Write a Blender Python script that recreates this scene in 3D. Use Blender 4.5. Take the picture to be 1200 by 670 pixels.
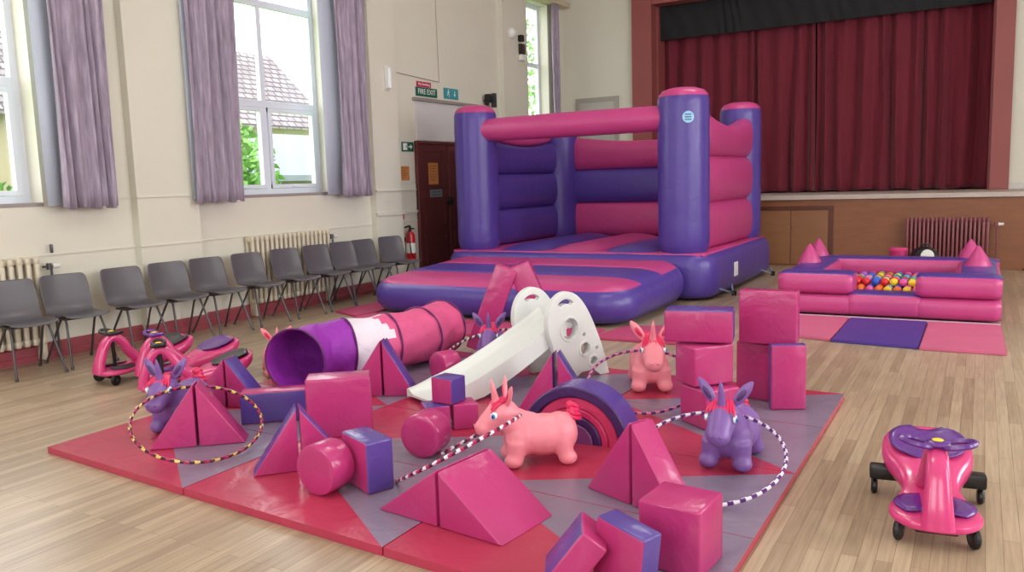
import bpy, bmesh, math, random
from mathutils import Vector, Matrix, Euler
random.seed(7)
PI = math.pi
for o in list(bpy.data.objects): bpy.data.objects.remove(o)
SC = bpy.context.scene
COL = SC.collection
# ------------------------------------------------------------------ camera
F, YAW, PITCH, ROLL, EYE = 958.5, -.52237, .1265, -.03082, 1.5
cy, sy, cp, sp, cr, sr = math.cos(YAW), math.sin(YAW), math.cos(PITCH), math.sin(PITCH), math.cos(ROLL), math.sin(ROLL)
fw = Vector((sy*cp, cy*cp, -sp)); rt = Vector((cy, -sy, 0)); up = rt.cross(fw)
rt2 = cr*rt + sr*up; up2 = -sr*rt + cr*up
cam = bpy.data.cameras.new('camera'); co = bpy.data.objects.new('camera', cam); COL.objects.link(co)
cam.sensor_width = 36; cam.lens = F/1200*36; cam.clip_end = 300
m = Matrix((rt2, up2, -fw)).transposed().to_4x4(); m.translation = (0, 0, EYE); co.matrix_world = m
SC.camera = co
# ------------------------------------------------------------------ world and light
W = bpy.data.worlds.new('overcast'); SC.world = W; W.use_nodes = True
bg = W.node_tree.nodes['Background']
tc = W.node_tree.nodes.new('ShaderNodeTexCoord'); sx_ = W.node_tree.nodes.new('ShaderNodeSeparateXYZ')
rp = W.node_tree.nodes.new('ShaderNodeValToRGB')
W.node_tree.links.new(tc.outputs['Generated'], sx_.inputs[0]); W.node_tree.links.new(sx_.outputs['Z'], rp.inputs[0])
rp.color_ramp.elements[0].position = 0; rp.color_ramp.elements[0].color = (.75, .78, .8, 1)
rp.color_ramp.elements[1].position = .5; rp.color_ramp.elements[1].color = (1, 1, 1, 1)
W.node_tree.links.new(rp.outputs[0], bg.inputs[0]); bg.inputs[1].default_value = 5.5

def area(name, loc, target, sx, sy_, power, col=(1, 1, 1)):
    l = bpy.data.lights.new(name, 'AREA'); l.shape = 'RECTANGLE'; l.size = sx; l.size_y = sy_; l.energy = power; l.color = col
    o = bpy.data.objects.new(name, l); COL.objects.link(o); o.location = loc
    o.rotation_euler = (Vector(target)-Vector(loc)).to_track_quat('-Z', 'Y').to_euler(); return o
# daylight from the right wall windows; rear area lamps are unseen, added fill
for yy in (1.2, 5.0, 8.8): area('daylight_right_window', (5.9, yy, 3.15), (4.9, yy, 2.95), 2.1, 3.3, 150, (.97, .99, 1))
for xx in (-5, -1.2, 2.6): area('rear_fill_light', (xx, -3.9, 3.3), (xx, -2.9, 3.1), 2.1, 3.0, 50, (.98, .99, 1))
# unseen overhead area lamps, added to brighten the hall from above
for yy in (1.5, 6, 10.5): area('ceiling_fill_light', (-2.2, yy, 6.0), (-2.2, yy, 0), 1.6, .3, 60, (1, .98, .95))
VS = SC.view_settings; VS.view_transform = 'Standard'; VS.look = 'None'; VS.gamma = 1; VS.use_curve_mapping = False; VS.exposure = -.08

# ------------------------------------------------------------------ materials
def lin(c):
    return tuple(((v/255)/12.92 if v/255 <= .04045 else ((v/255+.055)/1.055)**2.4) for v in c)
MATS = {}
def mat(name, rgb, rough=.5, var=.0, vscale=4, bump=0, bscale=30, metal=0, spec=.5, alpha=1, trans=0, emit=0, coat=0, stretch=None, sheen=0):
    if name in MATS: return MATS[name]
    mt = bpy.data.materials.new(name); mt.use_nodes = True; nt = mt.node_tree; b = nt.nodes['Principled BSDF']
    c = lin(rgb); b.inputs['Base Color'].default_value = (*c, 1)
    b.inputs['Roughness'].default_value = rough; b.inputs['Metallic'].default_value = metal
    b.inputs['Specular IOR Level'].default_value = spec; b.inputs['Alpha'].default_value = alpha
    b.inputs['Transmission Weight'].default_value = trans; b.inputs['Coat Weight'].default_value = coat
    if sheen: b.inputs['Sheen Weight'].default_value = sheen
    if emit: b.inputs['Emission Color'].default_value = (*c, 1); b.inputs['Emission Strength'].default_value = emit
    t = nt.nodes.new('ShaderNodeTexCoord'); mp = nt.nodes.new('ShaderNodeMapping'); nt.links.new(t.outputs['Object'], mp.inputs[0])
    if stretch: mp.inputs['Scale'].default_value = stretch
    if var:
        n = nt.nodes.new('ShaderNodeTexNoise'); n.inputs['Scale'].default_value = vscale; n.inputs['Detail'].default_value = 4
        nt.links.new(mp.outputs[0], n.inputs[0])
        r = nt.nodes.new('ShaderNodeValToRGB'); e = r.color_ramp.elements
        e[0].position = .3; e[1].position = .7
        e[0].color = (*[v*(1-var) for v in c], 1); e[1].color = (*[min(1, v*(1+var)) for v in c], 1)
        nt.links.new(n.outputs[0], r.inputs[0]); nt.links.new(r.outputs[0], b.inputs['Base Color'])
    if bump:
        n2 = nt.nodes.new('ShaderNodeTexNoise'); n2.inputs['Scale'].default_value = bscale; n2.inputs['Detail'].default_value = 3
        n2.inputs['Distortion'].default_value = .6
        nt.links.new(mp.outputs[0], n2.inputs[0])
        bp = nt.nodes.new('ShaderNodeBump'); bp.inputs['Strength'].default_value = bump; bp.inputs['Distance'].default_value = .02
        nt.links.new(n2.outputs[0], bp.inputs['Height']); nt.links.new(bp.outputs[0], b.inputs['Normal'])
    MATS[name] = mt; return mt
PK = mat('pink_vinyl', (178, 52, 112), .24, .05, 3, .36, 8)
PU = mat('purple_vinyl', (84, 62, 140), .24, .05, 3, .36, 8)
RD = mat('mat_red_vinyl', (176, 54, 82), .27, .05, 2, .7, 4)
GY = mat('mat_grey_vinyl', (130, 116, 138), .27, .05, 2, .5, 5)
IPK = mat('inflatable_pink', (190, 66, 128), .36, .04, 2, .3, 7)
IPU = mat('inflatable_purple', (80, 60, 146), .34, .04, 2, .3, 7)
MPK = mat('thin_mat_pink', (186, 68, 110), .5, .06, 3, .3, 6)
CREAM = mat('cream_wall_paint', (218, 214, 200), .55, .02, 1.2, .05, 60)
SKIRT = mat('dusky_pink_gloss', (158, 74, 84), .35, .05, 3)
PROS = mat('dusky_pink_frame_paint', (150, 78, 76), .5, .04, 2)
WHITE = mat('white_upvc', (222, 228, 240), .35)
WPL = mat('white_plastic', (226, 226, 220), .35, .02, 4)
BLACK = mat('black_plastic', (18, 18, 20), .4)
DARKG = mat('dark_grey_plastic', (52, 52, 58), .35)
CHR = mat('grey_chair_plastic', (88, 84, 90), .3, .05, 3)
STEEL = mat('grey_steel_tube', (92, 92, 96), .35, metal=.7)
BRASS = mat('chrome_metal', (190, 190, 190), .2, metal=1)
HOR = mat('pink_rubber', (232, 134, 148), .42, .03, 3)
HPU = mat('purple_rubber', (122, 86, 156), .38, .03, 3)
CRM = mat('crimson_rubber', (214, 36, 92), .35); HPU2 = mat('dark_purple_rubber', (78, 44, 100), .4)
EYEW = mat('eye_white', (235, 238, 245), .3); EYEB = mat('eye_blue', (60, 130, 200), .3)
CPK = mat('glossy_pink_plastic', (206, 60, 122), .25, coat=.3)
CPU = mat('glossy_purple_plastic', (92, 40, 130), .3, coat=.3)
DOORM = mat('maroon_door_paint', (98, 46, 46), .4, .06, 2)
REDM = mat('red_paint', (200, 24, 36), .3)

# ------------------------------------------------------------------ object helpers
def link(o, parent=None):
    COL.objects.link(o)
    if parent: o.parent = parent
    return o
def thing(name, label, cat, loc=(0, 0, 0), rz=0, group=None):
    o = bpy.data.objects.new(name, None); COL.objects.link(o); o.location = loc; o.rotation_euler = (0, 0, rz)
    o.empty_display_size = .05
    o['label'] = label; o['category'] = cat
    if group: o['group'] = group
    return o
def tag(o, label, cat, group=None, kind=None):
    o['label'] = label; o['category'] = cat
    if group: o['group'] = group
    if kind: o['kind'] = kind
    return o
def struct(o): o['kind'] = 'structure'; return o
class B:
    def __init__(s): s.bm = bmesh.new()
    def _m(s, vs, M):
        if M is not None: bmesh.ops.transform(s.bm, matrix=M, verts=vs)
    def box(s, x0, x1, y0, y1, z0, z1, M=None, bev=0, mi=0, seg=2, faces=None):
        t = bmesh.new(); r = bmesh.ops.create_cube(t, size=1)
        for v in t.verts: v.co = Vector(((x0+x1)/2+v.co.x*(x1-x0), (y0+y1)/2+v.co.y*(y1-y0), (z0+z1)/2+v.co.z*(z1-z0)))
        t.normal_update()
        for f in t.faces:
            f.material_index = mi
            if faces:
                n = f.normal; k = ('+x' if n.x > .7 else '-x' if n.x < -.7 else '+y' if n.y > .7 else '-y' if n.y < -.7 else '+z' if n.z > .7 else '-z')
                f.material_index = faces.get(k, mi)
        if bev: bmesh.ops.bevel(t, geom=t.edges[:], offset=bev, segments=seg, affect='EDGES', profile=.5, material=-1)
        s.merge(t, M); return s
    def merge(s, t, M=None):
        if M is not None: bmesh.ops.transform(t, matrix=M, verts=t.verts)
        d = bpy.data.meshes.new('t'); t.to_mesh(d); t.free(); s.bm.from_mesh(d); bpy.data.meshes.remove(d)
    def grid(s, P, closed_u=False, closed_v=False, mi=0, mf=None, capu=False):
        bm = s.bm; V = [[bm.verts.new(p) for p in row] for row in P]; n = len(V); k = len(V[0])
        for i in range(n if closed_u else n-1):
            for j in range(k if closed_v else k-1):
                a, b, c, d = V[i][j], V[(i+1) % n][j], V[(i+1) % n][(j+1) % k], V[i][(j+1) % k]
                try:
                    f = bm.faces.new((a, b, c, d)); f.material_index = mf(i, j) if mf else mi; f.smooth = True
                except ValueError: pass
        if capu:
            for row in (V[0], V[-1]):
                try: f = bm.faces.new(row); f.material_index = mi
                except ValueError: pass
        return s
    def tube(s, pts, r, n=10, closed=False, mi=0, mf=None, flat=None, upv=None):
        pts = [Vector(p) for p in pts]; N = len(pts); rows = []
        rr = r if callable(r) else (lambda i: r) if not isinstance(r, (list, tuple)) else (lambda i: r[i])
        prev = None
        for i, p in enumerate(pts):
            if closed: t = pts[(i+1) % N]-pts[i-1]
            else: t = pts[min(i+1, N-1)]-pts[max(i-1, 0)]
            t.normalize()
            if upv is not None: a = Vector(upv)
            elif prev is not None: a = prev
            else: a = Vector((0, 0, 1)) if abs(t.z) < .9 else Vector((1, 0, 0))
            u = (a-t*a.dot(t)).normalized(); w = t.cross(u); prev = u
            R = rr(i); f = flat or (1, 1)
            rows.append([p+(u*math.cos(2*PI*j/n)*f[0]+w*math.sin(2*PI*j/n)*f[1])*R for j in range(n)])
        s.grid(rows, closed_u=closed, closed_v=True, mi=mi, mf=mf, capu=not closed); return s
    def lathe(s, prof, n=24, M=None, mi=0, mf=None, cap=True):
        t = B(); rows = [[Vector((r*math.cos(2*PI*j/n), r*math.sin(2*PI*j/n), z)) for j in range(n)] for r, z in prof]
        t.grid(rows, closed_v=True, mi=mi, mf=mf, capu=cap); bmesh.ops.remove_doubles(t.bm, verts=t.bm.verts, dist=1e-5)
        s.merge(t.bm, M); return s
    def ball(s, c, r, M=None, u=16, v=10, mi=0):
        t = bmesh.new(); bmesh.ops.create_uvsphere(t, u_segments=u, v_segments=v, radius=1)
        r = (r, r, r) if not isinstance(r, (tuple, list)) else r
        for w in t.verts: w.co = Vector((w.co.x*r[0], w.co.y*r[1], w.co.z*r[2]))
        for f in t.faces: f.smooth = True; f.material_index = mi
        Mx = Matrix.Translation(c) @ (M or Matrix())
        s.merge(t, Mx); return s
    def prism(s, poly, t0, t1, M=None, bev=0, seg=2, mi=0, side=None):
        """poly: (x,z) ccw seen from -y; extruded along y from t0 to t1; side(i)->mat index of side i"""
        t = bmesh.new(); a = [t.verts.new((x, t0, z)) for x, z in poly]; b = [t.verts.new((x, t1, z)) for x, z in poly]; n = len(poly)
        f = t.faces.new(a); f.material_index = mi; f = t.faces.new(b[::-1]); f.material_index = mi
        for i in range(n):
            f = t.faces.new((a[i], b[i], b[(i+1) % n], a[(i+1) % n])); f.material_index = side(i) if side else mi
        bmesh.ops.recalc_face_normals(t, faces=t.faces)
        if bev: bmesh.ops.bevel(t, geom=t.edges[:], offset=bev, segments=seg, affect='EDGES', profile=.5, material=-1)
        s.merge(t, M); return s
    def build(s, name, mats, parent=None, smooth=None, angle=40, fix=True):
        if not isinstance(mats, (list, tuple)): mats = [mats]
        if fix: bmesh.ops.recalc_face_normals(s.bm, faces=s.bm.faces)
        if smooth is not False:
            for f in s.bm.faces: f.smooth = True
            for e in s.bm.edges:
                if len(e.link_faces) == 2 and e.calc_face_angle(0) > math.radians(angle): e.smooth = False
        me = bpy.data.meshes.new(name); s.bm.to_mesh(me); s.bm.free()
        for x in mats: me.materials.append(x)
        o = bpy.data.objects.new(name, me); link(o, parent); return o
def RZ(a): return Matrix.Rotation(a, 4, 'Z')
def RX(a): return Matrix.Rotation(a, 4, 'X')
def RY(a): return Matrix.Rotation(a, 4, 'Y')
def T(*p): return Matrix.Translation(p if len(p) == 3 else p[0])
def remesh(o, vox, smooth=6, keep=None):
    """fuse the overlapping lumps of a mesh into one continuous skin"""
    md = o.modifiers.new('r', 'REMESH'); md.mode = 'VOXEL'; md.voxel_size = vox; md.use_smooth_shade = True
    sm = o.modifiers.new('s', 'SMOOTH'); sm.factor = .6; sm.iterations = smooth
    dg = bpy.context.evaluated_depsgraph_get(); me = bpy.data.meshes.new_from_object(o.evaluated_get(dg))
    o.modifiers.clear(); old = o.data; mt = [x for x in old.materials]; o.data = me; me.name = o.name
    me.materials.clear()
    for x in mt: me.materials.append(x)
    for p in me.polygons: p.use_smooth = True; p.material_index = 0
    bpy.data.meshes.remove(old); return o
def text(name, body, size, mat_, parent, loc, rot, ext=.001, align='CENTER'):
    c = bpy.data.curves.new(name, 'FONT'); c.body = body; c.size = size; c.extrude = ext; c.align_x = align; c.align_y = 'CENTER'
    o = bpy.data.objects.new(name, c); COL.objects.link(o)
    dg = bpy.context.evaluated_depsgraph_get(); me = bpy.data.meshes.new_from_object(o.evaluated_get(dg)); bpy.data.objects.remove(o)
    me.materials.clear(); me.materials.append(mat_)
    o = bpy.data.objects.new(name, me); link(o, parent); o.location = loc; o.rotation_euler = rot; return o
def copy_tree(o, parent=None):
    c = o.copy(); COL.objects.link(c)
    if parent: c.parent = parent
    for ch in list(o.children): copy_tree(ch, c)
    return c
def fix_inv(o): o.matrix_parent_inverse = Matrix()

# ================================================================== THE ROOM
def floor_mat():
    mt = bpy.data.materials.new('strip_wood_floor'); mt.use_nodes = True; nt = mt.node_tree; b = nt.nodes['Principled BSDF']; N = nt.nodes.new; L = nt.links.new
    t = N('ShaderNodeTexCoord'); mp = N('ShaderNodeMapping'); L(t.outputs['Object'], mp.inputs[0]); mp.inputs['Rotation'].default_value = (0, 0, PI/2)
    br = N('ShaderNodeTexBrick'); L(mp.outputs[0], br.inputs[0]); br.offset = .37; br.offset_frequency = 2
    br.inputs['Color1'].default_value = (*lin((188, 168, 142)), 1); br.inputs['Color2'].default_value = (*lin((162, 141, 117)), 1)
    br.inputs['Mortar'].default_value = (*lin((128, 104, 84)), 1); br.inputs['Scale'].default_value = 1
    br.inputs['Brick Width'].default_value = 1.1; br.inputs['Row Height'].default_value = .062; br.inputs['Mortar Size'].default_value = .0012; br.inputs['Bias'].default_value = 0
    mp2 = N('ShaderNodeMapping'); L(t.outputs['Object'], mp2.inputs[0]); mp2.inputs['Scale'].default_value = (30, 1.5, 1)
    n = N('ShaderNodeTexNoise'); L(mp2.outputs[0], n.inputs[0]); n.inputs['Scale'].default_value = 2; n.inputs['Detail'].default_value = 6
    n3 = N('ShaderNodeTexNoise'); L(t.outputs['Object'], n3.inputs[0]); n3.inputs['Scale'].default_value = .5; n3.inputs['Detail'].default_value = 3
    mx = N('ShaderNodeMix'); mx.data_type = 'RGBA'; mx.blend_type = 'MULTIPLY'; mx.inputs[0].default_value = 1
    r = N('ShaderNodeValToRGB'); r.color_ramp.elements[0].color = (.8, .78, .76, 1); r.color_ramp.elements[1].color = (1.1, 1.1, 1.1, 1)
    r.color_ramp.elements[0].position = .3; r.color_ramp.elements[1].position = .7
    L(n.outputs[0], r.inputs[0]); L(br.outputs[0], mx.inputs[6]); L(r.outputs[0], mx.inputs[7])
    mx2 = N('ShaderNodeMix'); mx2.data_type = 'RGBA'; mx2.blend_type = 'MULTIPLY'; mx2.inputs[0].default_value = 1
    r2 = N('ShaderNodeValToRGB'); r2.color_ramp.elements[0].color = (.84, .82, .82, 1); r2.color_ramp.elements[1].color = (1.05, 1.05, 1.05, 1)
    r2.color_ramp.elements[0].position = .35; r2.color_ramp.elements[1].position = .65
    L(n3.outputs[0], r2.inputs[0]); L(mx.outputs[2], mx2.inputs[6]); L(r2.outputs[0], mx2.inputs[7]); L(mx2.outputs[2], b.inputs['Base Color'])
    b.inputs['Roughness'].default_value = .3; b.inputs['Specular IOR Level'].default_value = .45
    bp = N('ShaderNodeBump'); bp.inputs['Strength'].default_value = .15; bp.inputs['Distance'].default_value = .003
    L(br.outputs['Fac'], bp.inputs['Height']); bp.invert = True; L(bp.outputs[0], b.inputs['Normal'])
    return mt
struct(B().box(-7.5, 6, -4, 15.6, -.12, 0).build('floor', floor_mat()))
struct(B().box(-7.8, 6.3, -4.3, 18.3, 6.2, 6.35).build('ceiling', mat('ceiling_white', (225, 220, 210), .7), smooth=False))
def wall_open(name, along, pos, t0, t1, a0, a1, opens, z0=1.5, z1=4.85):
    b = B(); ed = [a0]+[v for q in opens for v in q]+[a1]
    def bx(u0, u1, za, zb):
        if along == 'y': b.box(t0, t1, u0, u1, za, zb)
        else: b.box(u0, u1, t0, t1, za, zb)
    for i in range(0, len(ed), 2): bx(ed[i], ed[i+1], 0, 6.2)
    for q in opens: bx(q[0], q[1], 0, z0); bx(q[0], q[1], z1, 6.2)
    struct(b.build(name, CREAM, smooth=False))
wall_open('wall_right', 'y', 6, 6, 6.3, -4.3, 15.6, [(.15, 2.25), (3.95, 6.05), (7.75, 9.85)])
wall_open('wall_front', 'x', -4, -4.3, -4, -7.8, 6, [(-6.05, -3.95), (-2.25, -.15), (1.55, 3.65)])
# left wall with three tall window openings
WINS = [(2.35, 4.43), (6.2, 8.33), (12.0+1.97-.1, 14.72)]
SILL, HEAD = 1.44, 4.88
w = B()
ys = [-4.0] + [v for a in WINS for v in a] + [15.6]
for i in range(0, len(ys), 2): w.box(-7.8, -7.5, ys[i], ys[i+1], 0, 6.2)
for a, b_ in WINS: w.box(-7.8, -7.5, a, b_, 0, SILL); w.box(-7.8, -7.5, a, b_, HEAD, 6.2)
for a, b_ in ((5.33, 6.08), (9.1, 9.7), (12.8, 13.55)): w.box(-7.52, -7.4, a, b_, 0, 6.2)
# thin dado mouldings
for a, b_ in ((-4, 5.33), (6.08, 9.1), (9.7, 10.2), (11.9, 12.8)):
    w.box(-7.505, -7.488, a, b_, .955, .968)
w.box(-7.505, -7.49, 4.43, 5.33, 1.455, 1.465); w.box(-7.505, -7.49, 8.33, 9.1, 1.43, 1.44)
w.box(-7.41, -7.388, 5.33, 6.08, 1.455, 1.465); w.box(-7.41, -7.388, 5.33, 6.08, .955, .968)
w.box(-7.41, -7.378, 9.1, 9.7, 1.42, 1.44); w.box(-7.41, -7.375, 9.1, 9.7, 1.08, 1.12)
w.box(-7.5, -7.478, 9.7, 10.2, 1.42, 1.44); w.box(-7.5, -7.47, 9.7, 10.2, 1.08, 1.12)
w.box(-7.5, -7.47, 10.18, 10.22, 1.0, 1.5)
struct(w.build('wall_left', CREAM, smooth=False))
struct(B().box(-7.8, -5.98, 15.4, 15.6, 0, 6.2).box(.36, 6, 15.4, 15.6, 0, 6.2).box(-5.98, .36, 15.4, 15.6, 5.1, 6.2).build('wall_back', CREAM, smooth=False))
sk = B()
for a, b_, x in ((-4, 5.33, -7.5), (5.31, 6.1, -7.4), (6.08, 9.1, -7.5), (9.08, 9.72, -7.4), (9.7, 10.2, -7.5), (11.9, 12.8, -7.5), (12.78, 13.57, -7.4), (13.55, 13.86, -7.5)):
    sk.prism([(x-.01, 0), (x+.035, 0), (x+.035, .05), (x+.022, .06), (x+.022, .13), (x+.008, .155), (x-.01, .155)], a, b_)
struct(sk.build('baseboard_left', SKIRT, smooth=False))
GLASS = mat('window_glass', (255, 255, 255), 0, trans=1, spec=.3)
def glass_mat():
    mt = bpy.data.materials.new('clear_pane'); mt.use_nodes = True; nt = mt.node_tree; nt.nodes.clear()
    o = nt.nodes.new('ShaderNodeOutputMaterial'); t = nt.nodes.new('ShaderNodeBsdfTransparent'); g = nt.nodes.new('ShaderNodeBsdfGlossy'); g.inputs['Roughness'].default_value = .02
    mx = nt.nodes.new('ShaderNodeMixShader'); mx.inputs[0].default_value = .05
    nt.links.new(t.outputs[0], mx.inputs[1]); nt.links.new(g.outputs[0], mx.inputs[2]); nt.links.new(mx.outputs[0], o.inputs[0]); return mt
PANE = glass_mat()
def window(n, y0, y1, mulls):
    X0, X1 = -7.76, -7.69
    r = bpy.data.objects.new('window_%d' % n, None); COL.objects.link(r); r['kind'] = 'structure'; r.location = (0, 0, 0)
    f = B(); f.box(X0, X1, y0, y0+.07, SILL, HEAD).box(X0, X1, y1-.07, y1, SILL, HEAD)
    f.box(X0+.001, X1-.001, y0, y1, SILL, SILL+.07).box(X0+.001, X1-.001, y0, y1, HEAD-.07, HEAD)
    for z in (2.5, 3.7): f.box(X0+.002, X1-.003, y0+.01, y1-.01, z, z+.08)
    for mm in mulls: f.box(X0+.004, X1-.006, mm-.035, mm+.035, SILL+.01, HEAD-.01)
    f.build('window_frame', WHITE, r, smooth=False)
    B().box(-7.73, -7.725, y0+.05, y1-.05, SILL+.05, HEAD-.05).build('pane', PANE, r, smooth=False)
    xs = [y0+.07]+[v for mm in mulls for v in (mm-.035, mm+.035)]+[y1-.07]
    for i in range(0, len(xs), 2):
        a, b2 = xs[i]+.004, xs[i+1]-.004; c = B()
        for q in ((a, a+.05, SILL+.074, 2.496), (b2-.05, b2, SILL+.074, 2.496), (a, b2, SILL+.074, SILL+.12), (a, b2, 2.45, 2.496)):
            c.box(-7.74, -7.675-(.002 if q[1]-q[0] > .06 else 0), q[0], q[1], q[2], q[3])
        cs = c.build('casement', WHITE, r, smooth=False)
        B().box(-7.675, -7.655, (a+b2)/2-.06, (a+b2)/2+.06, SILL+.085, SILL+.1, bev=.004).build('window_handle', WHITE, cs)
    B().box(-7.69, -7.49, y0-.0, y1+.0, SILL-.03, SILL+.004, bev=.004).build('window_sill', mat('sill_grey', (150, 140, 138), .5), r, smooth=False)
    return r
window(1, *WINS[0], [3.35]); window(2, *WINS[1], [6.62, 7.4]); window(3, *WINS[2], [14.2])
# lined curtains
def curtain_cloth(name):
    mt = mat(name, (164, 150, 170), .8, .26, 5, .3, 60, stretch=(8, 8, .8), sheen=.2); return mt
CUR = curtain_cloth('mauve_crushed_curtain'); LIN = mat('curtain_lining', (190, 198, 214), .8)
def curtain(name, y0, y1, z0, z1, n, x, label, cat='curtain', m_=None, amp=.05, group=None, axis='y', flare=.0, seed=0, lining=None):
    rn = random.Random(seed); b = B(); rows = []; K = n*10; ph = [rn.uniform(.45, 1.55) for _ in range(n+2)]
    acc = [0]
    for k in range(K): acc.append(acc[-1]+ph[int(k/10)])
    tot = acc[-1]
    H = 26
    for thick in (0,):
        front = []
        for i in range(H+1):
            tz = i/H; row = []
            for k in range(K+1):
                s = acc[k]/tot; sp_ = (1-.14*(1-tz)*0)
                a = 2*PI*k/10
                am = amp*(.55+.45*(1-tz))*(.8+.4*math.sin(k*.37+seed))
                q = y0+(y1-y0)*s + .012*math.sin(3*tz+k*.2)+flare*(1-tz)*(s-.5)
                xx = x+am*math.sin(a+.5*math.sin(tz*2+k*.1))+.012*math.sin(5*tz+k)
                z = z0+(z1-z0)*tz + (.012*math.sin(a*.5+seed) if i == 0 and amp > .01 else 0)
                row.append(Vector((xx, q, z)) if axis == 'y' else Vector((q, xx, z)))
            front.append(row)
        b.grid(front)
    o = b.build(name, m_ or CUR, fix=True)
    md = o.modifiers.new('t', 'SOLIDIFY'); md.thickness = .006
    tag(o, label, cat, group)
    return o
CG = 'mauve window curtains'
def lined(name, y0, y1, label, seed, ly0, ly1):
    o = curtain(name, y0, y1, 1.38, 5.0, 6, -7.3, label, seed=seed, group=None, amp=.05)
    b = B(); b.grid([[Vector((-7.38+.012*math.sin(k*1.1), ly0+(ly1-ly0)*k/8, z)) for k in range(9)] for z in (1.41, 2.5, 3.7, 5.0)])
    l = b.build('lining', LIN, o); md = l.modifiers.new('t', 'SOLIDIFY'); md.thickness = .004; l['label'] = 'pale blue grey curtain lining'
    return o
lined('window_curtain', 4.5, 5.06, 'mauve crushed fabric curtain at far left beside the nearest window', 1, 4.4, 4.75)
lined('window_curtain', 5.98, 6.65, 'mauve curtain hanging left of the large middle window', 4, 6.0, 6.3)
lined('window_curtain', 8.3, 8.9, 'mauve curtain hanging right of the large middle window', 8, 8.1, 8.5)
curtain('window_curtain', 14.66, 14.96, 1.3, 4.9, 4, -7.36, 'narrow mauve curtain beside the far small window near the corner', seed=5, amp=.035)
tag(B().box(-7.5, -7.28, 13.1, 15.3, 4.9, 5.0, bev=.01).build('curtain_pelmet', mat('pelmet_cream', (205, 190, 165), .5)), 'cream wooden pelmet shelf above the far small window', 'pelmet')

# ---- fire door on the left wall
d = bpy.data.objects.new('door_1', None); COL.objects.link(d); d['kind'] = 'structure'; d.location = (0, 0, 0)
for k, (a, b_) in enumerate(((10.24, 11.0), (11.03, 11.8))):
    lf = B().box(-7.5, -7.46, a, b_, .01, 2.12, bev=.004)
    for z0, z1 in ((.2, .72), (.86, 1.28), (1.42, 2.02)):
        for q in ((a+.1, a+.115, z0, z1), (b_-.115, b_-.1, z0, z1), (a+.1, b_-.1, z0, z0+.015), (a+.1, b_-.1, z1-.015, z1)):
            lf.box(-7.462, -7.452, *q)
    o = lf.build('door_leaf', DOORM, d, smooth=False)
    B().box(-7.462, -7.455, a+.25, a+.58, 1.3, 1.42, bev=.003).build('door_plate', mat('grey_sign_plate', (120, 130, 135), .4), o, smooth=False)
    for q in range(2):
        B().box(-7.4555, -7.452, a+.29, a+.54, 1.375-.045*q, 1.385-.045*q).build('plate_lettering', mat('plate_text', (60, 66, 74), .5), o, smooth=False)
B().box(-7.46, -7.42, 10.92, 11.1, 1.2, 1.24, bev=.01).box(-7.45, -7.41, 10.98, 11.04, 1.16, 1.3, bev=.008).build('door_handle', BLACK, d)
B().box(-7.5, -7.44, 10.18, 10.24, 0, 2.118, bev=.004).box(-7.5, -7.44, 11.8, 11.86, 0, 2.118, bev=.004).box(-7.5, -7.44, 10.18, 11.86, 2.12, 2.16, bev=.004).build('door_frame', DOORM, d, smooth=False)
B().box(-7.5, -7.47, 10.24, 11.84, 2.17, 2.76, bev=.004).build('door_overpanel', mat('overpanel_white', (208, 204, 204), .5), d, smooth=False)
B().box(-7.5, -7.43, 10.18, 11.95, 2.76, 2.81, bev=.006).build('door_lintel', mat('lintel_grey', (150, 140, 135), .5), d, smooth=False)
SG = mat('sign_green', (20, 96, 76), .4); SR = mat('sign_red', (190, 40, 80), .4); ST = mat('sign_teal', (60, 150, 160), .4); SW = mat('sign_white', (235, 238, 235), .4)
ROT = (PI/2, 0, PI/2)
def sign(name, y0, y1, z0, z1, m_, label, x=-7.5):
    r = thing(name, label, 'sign', (x, (y0+y1)/2, z0)); b = B().box(0, .012, -(y1-y0)/2, (y1-y0)/2, 0, z1-z0, bev=.002).build('sign_board', m_, r, smooth=False); return r
s = sign('no_smoking_sign', 10.31, 10.68, 2.98, 3.06, SR, 'small red no smoking sign above the green fire exit sign'); text('lettering', 'No Smoking', .06, SW, s, (.014, 0, .042), ROT)
s = sign('fire_exit_sign', 10.28, 10.84, 2.84, 2.975, SG, 'green fire exit sign over the maroon double door'); text('lettering', 'FIRE EXIT', .112, SW, s, (.014, 0, .068), ROT)
s = sign('running_man_sign', 11.03, 11.44, 2.85, 3.02, ST, 'teal running man emergency exit sign right of the fire exit sign')
def arrow(s, y, z, w_, m_, up_=False):
    b = B(); b.box(.0125, .0145, y-w_*.5, y+w_*.15, z-w_*.08, z+w_*.08)
    if up_: b = B(); b.box(.0125, .0145, y-w_*.08, y+w_*.08, z-w_*.1, z+w_*.5); b.prism([(y-w_*.3, z-.0), (y, z-w_*.45), (y+w_*.3, z)], -.0145, -.0125, M=RZ(PI/2))
    else: b.prism([(y, z-w_*.35), (y+w_*.5, z), (y, z+w_*.35)], -.0145, -.0125, M=RZ(PI/2))
    return b.build('arrow', m_, s, smooth=False)
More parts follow.
